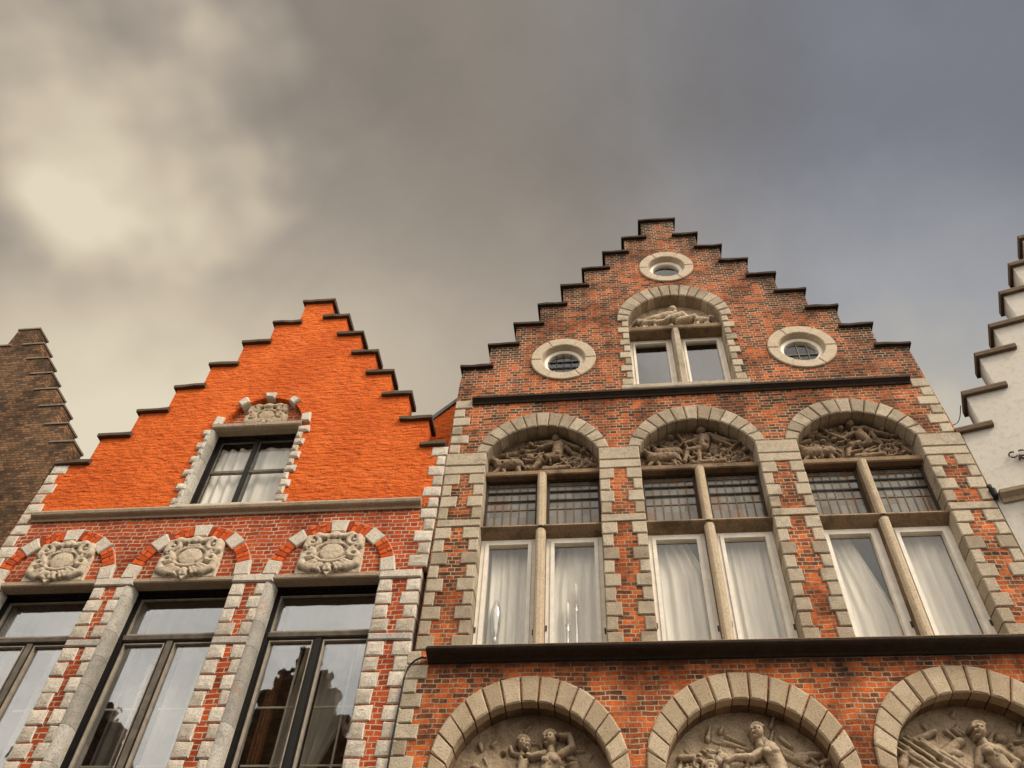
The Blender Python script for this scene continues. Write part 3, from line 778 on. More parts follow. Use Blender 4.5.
    for _ in range(44):       # low foliage and drapery filling the ground of the lunette
        t = rr.uniform(0, 3.14); q = rr.uniform(.15, .74); x = cx + q * math.cos(t); y_ = z - .1 + q * math.sin(t) * .95; a_ = rr.uniform(-1.4, 1.4); L_ = rr.uniform(.04, .13)
        s.append(('c', x, y_, x + L_ * math.cos(a_), y_ + L_ * math.sin(a_), rr.uniform(.014, .03), rr.uniform(.008, .018), .03, rr.uniform(.035, .075)))
    for _ in range(30):
        x = cx + rr.uniform(-.7, .7); q = H(rr.uniform(4.9, 5.55)); s.append(('e', x, q, rr.uniform(.03, .09), rr.uniform(.02, .06), rr.uniform(.03, .06), .08))
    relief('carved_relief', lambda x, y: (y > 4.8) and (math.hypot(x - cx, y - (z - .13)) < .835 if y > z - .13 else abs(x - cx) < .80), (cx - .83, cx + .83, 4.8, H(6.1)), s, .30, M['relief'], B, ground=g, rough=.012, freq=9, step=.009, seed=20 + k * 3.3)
for k, (c, z) in enumerate(zip(LX, LZ)): low(k, c, z)

# --- gable window
mb = MB(); voussoirs(mb, 0.0, .885, 12.56, .735, 12.41, 12.53, 16, -.03, .2, gap=.012); mb.build('stone_arch', M['stone'], B)
mb = MB(); mb.extrude(arc(0, 12.41, .739, 0, math.pi, 30) + arc(0, 12.41, .80, 0, math.pi, 30)[::-1], .05, .33, 'y'); mb.build('arch_soffit', M['stone'], B)
tops = seq(12.52, 10.955, 10)
for sd in (-1, 1):
    mb = MB()
    for i in range(10):
        w = .155 if i % 2 else .095
        xs = sorted((sd * .722, sd * (.722 + w * random.uniform(.95, 1.1)))); mb.rblock(xs[0], xs[1], tops[i + 1] + .014, tops[i], -.022, .33)
    mb.build('quoin_column', M['stone'], B)
mb = MB(); mb.extrude([(.30, 10.84), (-.05, 10.84), (-.06, 10.86), (-.06, 10.92), (.30, 10.955)], -.90, .90, 'x'); mb.build('window_sill', M['stone'], B)
w = MB()
w.extrude([(.07, 12.35), (.055, 12.37), (.055, 12.44), (.09, 12.46), (.34, 12.46), (.34, 12.35)], -.725, .725, 'x')
win = w.build('window', M['soffit_stone'], B)
mu = MB(); mu.extrude([(p, q) for p, q in [(-.06, .34), (-.06, .10), (-.03, .04), (.03, .04), (.06, .10), (.06, .34)]], 10.955, 12.35, 'z'); mu.build('mullion', M['stone'], win)
for sd in (-1, 1):
    xa, xb = (-.715, -.062) if sd < 0 else (.062, .715)
    sa = MB(); frame(sa, xa, xb, 10.96, 12.34, .05, .26, .34); frame(sa, xa + .052, xb - .052, 11.0, 12.28, .035, .245, .33); sa.build('casement', M['white_wood'], win)
    pn = MB(); pn.box(xa + .085, xb - .085, .29, .295, 11.03, 12.25); pn.build('pane', M['glass_high'], win)
zb = 12.47
s = [('e', .02, 12.93, .075, .075, .13, .04)] + limb((.11, .04), (-.02, 12.80, .07), (-.2, 12.74, .075), (-.38, 12.68, .05), (-.55, 12.62, .035)) + limb((.10, .05), (.05, 12.83, .045), (-.12, 12.66, .035), (-.3, 12.58, .03))
s += limb((.10, .04), (.02, 12.72, .07), (.16, 12.80, .05), (.26, 12.66, .05)) + limb((.10, .04), (.1, 12.64, .07), (.34, 12.70, .05), (.42, 12.58, .05)) + beast(-.38, 12.60, .55) + beast(.45, 12.60, .5, -1)
rr = random.Random(5)
for _ in range(22): s.append(('e', rr.uniform(-.6, .6), rr.uniform(12.48, 12.75), rr.uniform(.03, .07), rr.uniform(.02, .05), .06, .02))
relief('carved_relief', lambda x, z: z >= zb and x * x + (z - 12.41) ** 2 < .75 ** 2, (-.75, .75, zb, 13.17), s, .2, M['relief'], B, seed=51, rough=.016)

# --- round windows
for k, (x, z, r) in enumerate(OC):
    mb = MB(); i = r * .67
    mb.ring(x, z, [(r, .05), (r, -.02), (r - .012, -.032), (i + .012, -.03), (i, -.02), (i - .02, .09), (i - .025, .2), (r - .02, .2)], 144, 6)
    oc = mb.build('oculus', M['ring_stone'], B, smooth=False)
    mb = MB(); q = i - .025
    mb.ring(x, z, [(q + .03, .09), (q - .015, .065), (q - .055, .08), (q - .06, .16), (q + .03, .16)]); mb.build('oculus_frame', M['white_wood'], oc)
    mb = MB(); mb.disc(x, z, q - .04, .115); mb.build('pane', M['glass_high'], oc)
    mb = MB()
    if k < 2:
        for d in (-.11, 0, .11) if k == 0 else (-.04, .1):
            h = math.sqrt(max(.01, (q - .05) ** 2 - d * d)); mb.box(x + d - .007, x + d + .007, .098, .110, z - h, z + h)
        for d in (-.08, .06) if k == 0 else (-.05,):
            h = math.sqrt((q - .05) ** 2 - d * d); mb.box(x - h, x + h, .097, .109, z + d - .007, z + d + .007)
        mb.build('lead_came', M['dark_wood'] if k == 0 else M['grey_wood'], oc)
    mb = MB(); mb.disc(x, z, .36, .42); mb.build('blind', M['grey_blind'], oc)

# --- curtains, candles and lamp behind the big windows
nm = ['left arched window', 'middle arched window', 'right arched window']
def swag(side, gap, h):
    def f(t, a, b):
        e = max(0, (t - (1 - h)) / h) * gap
        return (a + e, b) if side < 0 else (a, b - e)
    return f
cur = [(0, -1, None, 'pleated cream curtain in left half of left arched brick window, behind glass lamp'), (0, 1, swag(-1, .13, .36), 'cream curtain behind two white candles, drawn back at its top corner'),
       (1, -1, swag(1, .2, .30), 'cream curtain in left half of middle arched brick window, open at top right'), (1, 1, None, 'straight cream curtain filling right half of middle arched brick window'),
       (2, -1, swag(1, .27, .62), 'cream curtain in left half of right arched brick window, swept well aside'), (2, 1, None, 'soft pleated curtain in right half of right arched brick window')]
for i, (k, sd, ln, lb) in enumerate(cur):
    c = WX[k]; xa, xb = (c - HW + .06, c - .08) if sd < 0 else (c + .08, c + HW - .06)
    curtain('curtain', lb, xa, xb, 6.64, 8.42, .39, M['curtain'], folds=random.choice((4, 5, 6)), lean=ln, seed=i + 2, group='cream curtains in arched windows')
for x, zt_, lb in ((-1.72, 7.50, 'shorter white candle on ornate silver holder behind left arched window'), (-1.62, 7.76, 'taller white candle on ornate silver holder behind left arched window')):
    t = thing('candle_holder', lb, 'candle', 'white candles on the window sill')
    mb = MB(); zc = zt_ - .30
    mb.lathe(x, .31, [(.0, 6.625), (.04, 6.625), (.04, 6.64), (.015, 6.67), (.018, 6.85), (.028, 6.88), (.014, 6.92), (.02, zc - .1), (.03, zc - .07), (.014, zc - .04), (.032, zc), (.0, zc)], 14); mb.build('holder', M['silver'], t, smooth=True)
    mb = MB(); mb.lathe(x, .31, [(.0, zc), (.022, zc), (.021, zt_ - .02), (.012, zt_), (.0, zt_)], 14); mb.build('candle', M['candle'], t, smooth=True)
t = thing('glass_lamp', 'clear glass balloon lamp with white bulb on left arched window sill', 'lamp')
mb = MB(); mb.lathe(-2.55, .315, [(0, 6.67), (.034, 6.67), (.034, 6.68), (.014, 6.68), (.014, 6.98), (.03, 7.0), (.03, 7.08), (.0, 7.09)], 16); mb.build('stem', M['silver'], t, smooth=True)
mb = MB(); mb.lathe(-2.55, .315, [(.02, 7.0), (.035, 7.06), (.055, 7.16), (.068, 7.28), (.066, 7.38), (.05, 7.47), (.03, 7.53), (.02, 7.56)], 20); mb.build('glass_globe', M['lampglass'], t, smooth=True)
mb = MB(); mb.lathe(-2.55, .315, [(.0, 7.09), (.022, 7.10), (.03, 7.17), (.022, 7.25), (.04, 7.33), (.04, 7.40), (.022, 7.47), (.0, 7.49)], 16); mb.build('bulb', M['candle'], t, smooth=True)

# ================================================================== ORANGE HOUSE
O = thing('gabled_house', 'bright orange stepped gable house with pale stone toothed window surrounds', 'house')
YC = -.06
ol = [(-6.29, 13.733), (-6.69, 13.161), (-7.085, 12.645), (-7.476, 12.096), (-7.868, 11.562), (-8.268, 11.023), (-8.669, 10.504), (-9.083, 9.964)]
orr = [(-5.72, 13.764), (-5.372, 13.247), (-5.031, 12.737), (-4.693, 12.202), (-4.356, 11.68), (-4.002, 11.135), (-3.632, 10.571), (-3.342, 10.02)]
pl = [on(a, z, YC) for a, z in ol]; pr = [on(a, z, YC) for a, z in orr]
xl = [p[0] + .045 for p in pl]; zl = [p[1] for p in pl]; xr = [p[0] - .045 for p in pr]; zr = [p[1] for p in pr]
xr[-1] = -3.405
TH = .075
out = gable_outline(xl, xr, [z - TH for z in zl], [z - TH for z in zr], 8.845, -9.06, -3.41)
out[2] = (-3.41, 9.2); out[-1] = (-9.06, 9.2)
gcx = -6.19; gx0, gx1 = -6.86, -5.56
gh = [(gx0 - .03, 8.93), (gx1 + .03, 8.93), (gx1 + .03, 10.50)] + arc(-6.165, 10.50, .60, R(5), R(175), 24) + [(gx0 - .03, 10.50)]
wall_mesh('gable_wall', out, [gh], 0, .28, M['stucco'], O)
copings(xl, zl, xr, zr, M['coping'], O, .045, TH, YC, .33, lap=.06)
OW = [(-8.72, -7.49), (-6.99, -5.73), (-5.22, -3.92)]
holes = [[(a - .03, 4.4), (b + .03, 4.4), (b + .03, 7.77), (a - .03, 7.77)] for a, b in OW]
wall_mesh('brick_wall', [(-9.2, 0), (-3.47, 0), (-3.42, 8.842), (-9.08, 8.842)], holes, 0, .34, M['red_brick'], O)
# moulding below the gable
mb = MB()
mb.extrude([(.03, 8.76), (-.02, 8.76), (-.03, 8.79), (-.075, 8.81), (-.09, 8.825), (-.10, 8.86), (-.085, 8.89), (-.05, 8.915), (.03, 8.935)], -8.86, -3.56, 'x')
mb.build('string_course', M['red_mould'], O)
mb = MB()
x = -8.80
while x < -3.62:
    L = random.uniform(.3, .6); mb.rblock(x, min(x + L, -3.60) - .01, 8.88 + random.uniform(-.01, .01), 8.925 + random.uniform(-.012, .012), -.05, .05, b=.012); x += L
mb.build('weathering_course', M['white_stone'], O)
for a, b in OW:
    mb = MB(); mb.box(a + .02, b - .02, .60, .61, 7.16, 7.75); mb.build('blind', M['grey_blind'], O)
mb = MB(); mb.box(-8.95, -3.5, 1.2, 1.3, .05, 10.2); mb.box(-8.95, -3.5, .36, 1.2, 8.3, 8.8); mb.build('interior', M['interior'], O)
mb = MB(); mb.extrude([(-9.0, 9.3), (-6.0, 13.25), (-3.45, 9.3), (-3.45, 9.15), (-6.0, 13.05), (-9.0, 9.15)], .285, 7.0, 'y'); mb.build('roof', M['slate'], O)
mb = MB(); mb.box(-9.05, -8.9, .345, 7, 0, 9.2); mb.box(-3.62, -3.47, .345, 7, 0, 9.2); mb.box(-8.9, -3.62, 6.8, 7, 0, 9.2); mb.build('side_wall', M['far_brick'], O)
# stub of parapet wall set back against the brick house, with its lead capping
mb = MB(); mb.extrude([(-4.1, 9.9), (-3.37, 9.9), (-3.37, 11.25), (-3.74, 10.83), (-4.1, 10.35)], .40, .60, 'y'); pw = mb.build('parapet_wall', M['stucco'], O)
mb = MB(); mb.extrude([(-4.1, 10.36), (-3.74, 10.84), (-3.37, 11.265), (-3.37, 11.34), (-3.76, 10.91), (-4.12, 10.43)], .37, .63, 'y'); mb.build('lead_capping', M['lead_sheet'], pw)

# quoins of the gable edges, and of the piers
WS = dict(yf=-.016, yb=.12, b=.012, pillow=.009, gap=.012, jit=.007)
pier(-9.06, 0, -.02, 0, seq(9.83, 4.3, 30), wide=.235, narrow=.15, sides=(1, 0), **WS).build('corner_quoins', M['white_stone'], O)
pier(0, -3.345, 0, -.03, seq(9.87, 7.84, 11), wide=.22, narrow=.14, phase=0, sides=(0, 1), **WS).build('corner_quoins', M['white_stone'], O)
WS['yb'] = .30
for (a, b) in ((-9.2, -8.72), (-7.49, -6.99), (-5.73, -5.22), (-3.92, -3.42)):
    e = b - .075 if b < -4 else b
    for sides in ((1, 0), (0, 1)):
        kw = dict(wide=.20, narrow=.16, sides=sides, **WS)
        if sides[1] and b < -4: kw['wide'] = .165; kw['narrow'] = .125
        join(pier(a, e, 0, 0, seq(7.67, 6.945, 4), phase=1, **kw), pier(a, e, 0, 0, seq(6.835, 4.2, 14), phase=0, **kw)).build('quoin_column', M['white_stone'], O)
    mb = MB(); mb.rblock(a, b, 7.68, 7.79, -.04, .30, b=.012); mb.build('impost', M['white_stone'], O)
    mb = MB(); mb.rblock(a, e, 6.845, 6.935, -.025, .30, b=.012); mb.build('band_stone', M['jamb_stone'], O)
    if b < -4:
        # rounded reveal on the side that turns to the window
        mj = MB(); z = 4.2
        while z < 7.67:
            h = random.uniform(.3, .5); z2 = min(z + h, 7.675)
            q0, q1 = b - .085, b + .014
            pts = [(q0, -.024)] + [(q0 + .02 + (q1 - q0 - .02) * math.sin(R(t)), .075 - .099 * math.cos(R(t))) for t in range(0, 91, 15)] + [(q1, .15), (q0, .15)]
            mj.extrude(pts, z + .004, z2, 'z'); z = z2
        mj.build('jamb', M['jamb_stone'], O)

def cartouche(cx, z0, w, h, y, parent, seed, mat):
    """shield-like scrollwork plaque round an oval boss"""
    u = w / 2; cz = z0 + h * .50
    s = [('e', cx, cz, u * .38, h * .22, .03, .06), ('r', cx, cz, h * .235, 1.62, .022, .035, .05)]
    s += limb((.06, .055), (cx - u * .55, z0 + h * .93, .05), (cx - u * .25, z0 + h * .87, .045), (cx, z0 + h * .95, .05), (cx + u * .25, z0 + h * .87, .045), (cx + u * .55, z0 + h * .93, .05))
    for q in (-1, 1):
        s += [('r', cx + q * u * .66, z0 + h * .78, h * .11, 1.1, .035, .06, .05), ('e', cx + q * u * .66, z0 + h * .78, .03, .03, .06, .05)]
        s += limb((.06, .05), (cx + q * u * .80, z0 + h * .86, .05), (cx + q * u * .86, z0 + h * .66, .045), (cx + q * u * .62, z0 + h * .55, .05), (cx + q * u * .55, z0 + h * .45, .04))
        s += [('r', cx + q * u * .72, z0 + h * .42, h * .08, 1.1, .03, .055, .05)]
        s += limb((.065, .05), (cx + q * u * .88, z0 + h * .40, .045), (cx + q * u * .86, z0 + h * .20, .055), (cx + q * u * .6, z0 + h * .12, .06), (cx + q * u * .3, z0 + h * .16, .05))
        for i in range(6):
            a = R(200 + 22 * i) if q < 0 else R(-20 - 22 * i)
            s.append(('c', cx + .62 * u * math.cos(a), cz + .34 * h * math.sin(a), cx + .95 * u * math.cos(a), cz + .46 * h * math.sin(a), .022, .032, .075, .055))
    s += [('e', cx, z0 + h * .13, .045, .05, .08, .05), ('e', cx, z0 + h * .88, .055, .04, .08, .06), ('c', cx - u * .3, z0 + h * .78, cx + u * .3, z0 + h * .78, .02, .02, .05, .05)]
    for q in (-1, 1): s += [('h', cx + q * u * .2, z0 + h * .08, .02, .05, 0), ('h', cx + q * u * .66, z0 + h * .86, .016, .05, 0), ('h', cx + q * u * .75, z0 + h * .60, .018, .05, 0), ('h', cx + q * u * .72, z0 + h * .42, .014, .05, 0), ('h', cx + q * u * .28, z0 + h * .80, .03, .05, 0)]
    def inside(x, z):
        t = (z - z0) / h; hw = u * (1.04 - .10 * max(0, t - .25))
        if t > .86: hw = min(hw, u * (.98 - 3.0 * (t - .86)) + .06 * u)
        return abs(x - cx) < hw and z0 <= z <= z0 + h * (1.0 + .03 * math.cos((x - cx) / u * 3))
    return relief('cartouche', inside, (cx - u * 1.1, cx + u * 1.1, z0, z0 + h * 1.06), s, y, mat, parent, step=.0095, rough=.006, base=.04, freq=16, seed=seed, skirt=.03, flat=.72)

def relieving_arch(cx, zc, ro, ri, yf, stones, a0, parent, brickrows=2):
    mb = MB()
    mb.extrude(arc(cx, zc, ri + .004, a0, math.pi - a0, 30) + arc(cx, zc, ro + .012, a0, math.pi - a0, 30)[::-1], yf + .018, .05, 'y')
    ar = mb.build('relieving_arch', M['mortar'], parent)
    half = R(8.5)
    angs = sorted(stones)
    for a in angs:
        st = MB(); st.block([(cx + r * math.cos(t), zc + r * math.sin(t)) for r, t in ((ri - .015, a - half), (ro + .02, a - half * .95), (ro + .02, a + half * .95), (ri - .015, a + half))], yf - .012, .05, b=.014, jit=.006); st.build('arch_stone', M['white_stone'], ar)
    for a, b in zip(angs[:-1], angs[1:]):
        bk = MB(); p, q = a + half, b - half; n = max(2, int((q - p) * (ro + ri) / 2 / .062))
        for i in range(n):
            t0 = p + (q - p) * i / n + .006; t1 = p + (q - p) * (i + 1) / n - .006
            cut = ri + (ro - ri) * (.62 if i % 4 else .3)
            for r0, r1 in (((ri, cut - .005), (cut + .005, ro)) if i % 2 else ((ri, ro),)):
                bk.block([(cx + r * math.cos(t), zc + r * math.sin(t)) for r, t in ((r0, t0), (r1, t0), (r1, t1), (r0, t1))], yf + random.uniform(-.004, .004), yf + .03, b=.006, jit=.003)
        bk.build('arch_brickwork', M['arch_brick'], ar)
    return ar
AC = [-8.13, -6.37, -4.565]
for k, ((a, b), cx) in enumerate(zip(OW, AC)):
    relieving_arch(cx, 7.775, .80, .645, -.035, [R(8), R(48), R(90), R(132), R(172)], R(2), O)
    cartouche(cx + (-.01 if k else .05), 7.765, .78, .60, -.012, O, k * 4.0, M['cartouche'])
    # lintel
    mb = MB(); mb.extrude([(.118, 7.69), (.0, 7.69), (-.03, 7.70), (-.04, 7.715), (-.04, 7.76), (-.02, 7.775), (.118, 7.775)], a + .002, b - .002, 'x')
    mb.build('lintel', M['red_mould'], O)
    mb = MB(); mb.block([(cx - .05, 7.77), (cx + .05, 7.77), (cx, 7.71)], -.075, -.02, b=.01); mb.build('lintel_boss', M['cartouche'], O)
    # window joinery
    w = MB(); frame(w, a + .002, b - .002, 4.4, 7.688, .038, .235, .36, top=.03); w.box(a - .02, a + .016, .197, .234, 4.4, 7.688); w.box(a, b, .165, .234, 7.692, 7.76)
    win = w.build('window', M['dark_wood'], O); win.location.y = -.045
    A, Bq = a + .041, b - .041; mid = (A + Bq) / 2
    w = MB(); w.extrude([(.36, 7.045), (.26, 7.045), (.235, 7.055), (.225, 7.10), (.25, 7.125), (.36, 7.13)], A, Bq, 'x'); w.build('transom', M['grey_wood'], win)
    w = MB(); w.box(mid - .035, mid + .035, .25, .36, 4.4, 7.043); w.build('meeting_stile', M['dark_wood'] if k == 2 else M['grey_wood'], win)
    w = MB(); frame(w, A + .002, Bq - .002, 7.132, 7.636, .016, .262, .30); w.build('transom_light', M['bead'], win)
    w = MB(); w.box(A + .024, Bq - .024, .288, .293, 7.148, 7.62); w.build('pane', M['glass_dark'], win)
    for p, q in ((A + .002, mid - .037), (mid + .037, Bq - .002)):
        w = MB(); frame(w, p, q, 4.4, 7.04, .024, .262, .34); cs = w.build('casement', M['dark_wood'], win)
        w = MB(); frame(w, p + .025, q - .025, 4.45, 7.014, .010, .255, .33); w.build('glazing_bead', M['bead'], win)
        w = MB(); w.box(p + .034, q - .034, .30, .305, 4.46, 7.005); w.build('pane', M['glass_dark'], win)
        w = MB()                                                            # secondary white glazing bars inside
        for z in (5.0, 5.65, 6.3): w.box(p + .02, q - .02, .45, .47, z - .010, z + .010)
        xm = p + (q - p) * .62; w.box(xm - .011, xm + .011, .451, .469, 4.4, 7.0)
        w.build('glazing_bar', M['white_wood'], win)
# curtains of the orange house
oc = [(0, -8.66, -8.30, 'grey net curtain at left of leftmost orange house window', None, 'sheer'), (0, -8.02, -7.62, 'grey net curtain at right of leftmost orange house window', None, 'sheer'),
      (1, -6.95, -6.52, 'grey net curtain behind left casement of middle lower orange house window', None, 'grey_blind'), (1, -6.36, -5.78, 'pale net curtain behind right casement of middle lower orange house window', lambda t, a, b: (a, b - .10 * t), 'sheer'),
      (2, -5.17, -5.02, 'narrow brown curtain at left edge of orange house window nearest brick house', None, 'brown_curtain'), (2, -4.86, -4.66, 'pale strip of curtain in left casement of orange house window nearest brick house', lambda t, a, b: (a - .12 + .16 * t, b - .05 * (1 - t)), 'sheer'),
      (2, -4.58, -4.10, 'pale net curtain in right casement of orange house window nearest brick house', lambda t, a, b: (a, a + .12 + (b - a - .12) * min(1, max(0, (t - .42) / .3))), 'sheer')]
for i, (k, a, b, lb, ln, mt_) in enumerate(oc):
    curtain('curtain', lb, a, b, 4.2, 7.30 if i != 4 else 7.0, .56, M[mt_], folds=3, amp=.02, lean=ln, seed=30 + i, group='net curtains in orange house')
mb = MB()
# gable window of the orange house
mb.box(gx0 - .2, gx1 + .2, .10, .30, 10.52, 11.2); mb.build('tympanum', M['red_brick'], O)
for a in (R(8), R(52), R(91), R(128), R(172)):
    h = R(7.0) if 0.3 < a < 2.9 else R(8); r0, r1 = (.575, .70) if .3 < a < 2.9 else (.60, .75)
    ar = MB(); ar.block([(-6.165 + r * math.cos(t), 10.50 + r * math.sin(t)) for r, t in ((r0, a - h), (r1, a - h), (r1, a + h), (r0, a + h))], -.05, .12, b=.02, jit=.01); ar.build('arch_stone', M['white_stone'], O)
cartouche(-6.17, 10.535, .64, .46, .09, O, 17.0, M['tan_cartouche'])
mb = MB(); mb.extrude([(.128, 10.42), (.02, 10.42), (-.03, 10.44), (-.045, 10.46), (-.045, 10.515), (.128, 10.535)], gx0 - .02, gx1 + .02, 'x'); mb.build('lintel', M['red_mould'], O)
mb = MB(); tz = seq(10.42, 8.96, 11)
for i in range(11):
    w = .15 if i % 2 == 0 else .085
    mb, m2 = (MB(), MB()) if i == 0 else (mb, m2)
    mb.rblock(gx0 - w * random.uniform(.9, 1.1), gx0 + .0, tz[i + 1] + .012, tz[i], -.04, .28, b=.02, pillow=.008, jit=.008)
    m2.rblock(gx1 - .0, gx1 + w * random.uniform(.9, 1.15), tz[i + 1] + .012, tz[i], -.04, .28, b=.02, pillow=.008, jit=.008)
mb.build('quoin_column', M['white_stone'], O); m2.build('quoin_column', M['white_stone'], O)
mj = MB(); pts = [(gx0 - .06, -.036), (gx0 - .02, -.034), (gx0 + .015, -.018), (gx0 + .03, .01), (gx0 + .036, .05), (gx0 + .036, .13), (gx0 - .06, .13)]
for i in range(5):
    z0, z1 = 8.96 + i * .292, 8.96 + (i + 1) * .292 - .006; mj.extrude(pts, z0, z1, 'z')
mj.build('jamb', M['jamb_stone'], O)
mb = MB(); mb.extrude([(.28, 8.88), (-.04, 8.93), (-.04, 8.957), (.28, 8.985)], gx0 - .12, gx1 + .12, 'x'); mb.build('window_sill', M['white_stone'], O)
w = MB(); frame(w, gx0 + .03, gx1, 8.97, 10.418, .05, .20, .28, top=.045); w.box(-6.27, -6.205, .19, .28, 9.0, 10.37); w.box(gx0 - .01, gx0 + .038, .132, .198, 8.97, 10.418); w.box(gx0, gx1, .13, .198, 10.422, 10.50)
win = w.build('window', M['dark_wood'], O)
w = MB()
for p, q in ((gx0 + .082, -6.272), (-6.203, gx1 - .052)):
    w.box(p, q, .205, .25, 9.747, 9.783)
    for z0, z1 in ((9.02, 9.743), (9.787, 10.37)): frame(w, p + .002, q - .002, z0, z1, .010, .21, .24)
w.build('glazing_bar', M['grey_wood'], win)
for p, q in ((gx0 + .082, -6.272), (-6.203, gx1 - .052)):
    for z0, z1 in ((9.02, 9.743), (9.787, 10.37)):
        g_ = MB(); g_.box(p + .006, q - .006, .225, .23, z0, z1); g_.build('pane', M['glass'], win)
curtain('curtain', 'cream net curtain in left half of orange gable window', gx0 + .05, -6.26, 8.95, 10.34, .33, M['curtain'], folds=4, seed=61, group='curtains in orange gable window', lean=lambda t, a, b: (a, b - .04 + .0 * t))
curtain('curtain', 'cream net curtain in right half of orange gable window', -6.22, gx1 + .02, 8.95, 10.34, .33, M['curtain'], folds=3, seed=62, group='curtains in orange gable window')
mb = MB(); mb.box(-7.4, -5.0, .7, .75, 8.85, 10.6); mb.build('interior', M['interior'], O)

# ================================================================== DARK HOUSE AT THE LEFT
D = thing('gabled_house', 'dark sooty brown brick house with narrow gable steps beside orange house', 'house')
dx = [-11.03, -10.73, -10.45, -10.17, -9.88, -9.57, -9.29, -9.005]; dz = [13.356, 12.90, 12.48, 12.056, 11.635, 11.215, 10.775, 10.365]
dl = [-22.46 - x for x in dx]
out = [(-13.5, 0), (-9.21, 0), (-9.10, 9.4), (-9.10, 9.90), (-9.005, 9.97)]
n = len(dx)
for i in range(n - 1, -1, -1):
    if i < n - 1: out.append((dx[i], dz[i + 1]))
    out.append((dx[i], dz[i]))
for i in range(n):
    out.append((dl[i], dz[i])); out.append((dl[i], dz[i + 1] if i + 1 < n else 9.9))
wall_mesh('brick_wall', out, [], .012, .30, M['dark_brick'], D)
for i in range(n):
    for sd in (-1, 1):
        X = dx if sd > 0 else dl
        inner = X[i - 1] if i else -11.23
        a, b = sorted((X[i] + sd * .012, inner - sd * (.10 if i else -.0)))
        mb = MB(); mb.box(a, b, -.006, .318, dz[i] - .03, dz[i] + .006); mb.build('step_coping', M['brown_coping'], D)
mb = MB(); mb.extrude([(-13.3, 9.0), (-11.23, 12.4), (-9.25, 9.0), (-9.25, 8.9), (-11.23, 12.2), (-13.3, 8.9)], .305, 7, 'y'); mb.build('roof', M['slate'], D)

# ================================================================== PALE HOUSE AT THE RIGHT
W = thing('gabled_house', 'cream plastered stepped gable house at the right of brick house', 'house')
wt = [5.72, 5.38, 5.03, 4.69, 4.325, 3.968, 3.58, 3.30]; wz = [13.95, 13.35, 12.77, 12.19, 11.56, 11.06, 10.40, 9.785]
wt = [t - 3.4 for t in wt]
xo = [t + .03 for t in wt]; TW = .085; wz2 = [z - TW for z in wz]
apx = [xo[0], 3.1]
out = [(-.055, 0), (6.4, 0)]
mir = [5.4 - t for t in xo]
for i in range(len(xo) - 1, -1, -1):
    out.append((mir[i], wz2[i + 1] if i + 1 < len(xo) else 9.0)); out.append((mir[i], wz2[i]))
for i in range(len(xo)):
    out.append((max(xo[i], -.055), wz2[i])); out.append((max(xo[i], -.055), wz2[i + 1] if i + 1 < len(xo) else 9.2))
wall_mesh('plaster_wall', out, [], 0, .32, M['plaster'], W)
for i in range(len(xo)):
    for sd in (0, 1):
        X = xo if sd == 0 else mir
        a, b = X[i], (X[i - 1] if i else 2.7)
        if sd == 0: a -= .04; b += .12 if i else 0
        else: a += .04; b -= .12 if i else 0
        a, b = min(a, b), max(a, b)
        mb = MB(); z = wz[i]; mb.extrude([(-.06, z - TW), (-.065, z - .03), (-.05, z), (.36, z), (.37, z - TW)], a, b, 'x'); mb.build('step_coping', M['umber_coping'], W)
# weathered ledge with bracket
mb = MB(); mb.extrude([(.05, 8.50), (-.03, 8.50), (-.05, 8.54), (-.12, 8.58), (-.13, 8.62), (.05, 8.69)], .0, 3.2, 'x'); mb.build('ledge', M['red_mould'], W)
mb = MB(); mb.extrude([(.05, 8.48), (-.10, 8.48), (-.09, 8.40), (-.03, 8.32), (.05, 8.26)], .28, .38, 'x'); mb.build('ledge_bracket', M['jamb_stone'], W)
mb = MB(); mb.extrude([(.02, 8.30), (-.045, 8.28), (-.05, 8.24), (.02, 8.18)], .20, 3.2, 'x'); mb.build('ledge', M['soffit_stone'], W)
mb = MB(); mb.extrude([(.5, 9.2), (2.7, 13.2), (4.9, 9.2), (4.9, 9.1), (2.7, 13.0), (.5, 9.1)], .33, 7, 'y'); mb.build('roof', M['slate'], W)
W.location = (3.4, 0, 0); W.rotation_euler = (0, 0, R(-16))
# iron wall anchor
an = MB()
an.tube([(.40, -.03, 9.13), (.50, -.035, 9.00), (.62, -.035, 8.84)], .014)
for sd in (-1, 1):
    an.tube([(.40, -.03, 9.12)] + [(.40 + sd * (.05 + .045 * math.cos(t)), -.035, 9.165 + .045 * math.sin(t)) for t in [math.pi + .5 + i * .6 for i in range(9)]], .010)
an.tube([(.40, .05, 9.10), (.40, -.05, 9.10)], .012)
a_ = an.build('wall_anchor', M['iron']); tag(a_, 'rusty scrolled iron wall anchor on cream plaster wall', 'wall anchor')
a_.location = (3.4, 0, 0); a_.rotation_euler = (0, 0, R(-16))
# black pipe stub in the gap between the houses
pb = MB()
pb.tube([(3.335, .06, 8.80), (3.335, -.01, 8.77), (3.338, -.028, 8.70), (3.34, -.028, 8.62), (3.34, -.02, 8.56)], [.02, .034, .042, .036, .02], 12)
tag(pb.build('pipe_outlet', M['rubber'], smooth=True), 'black pipe outlet in the joint between brick house and cream house', 'pipe')
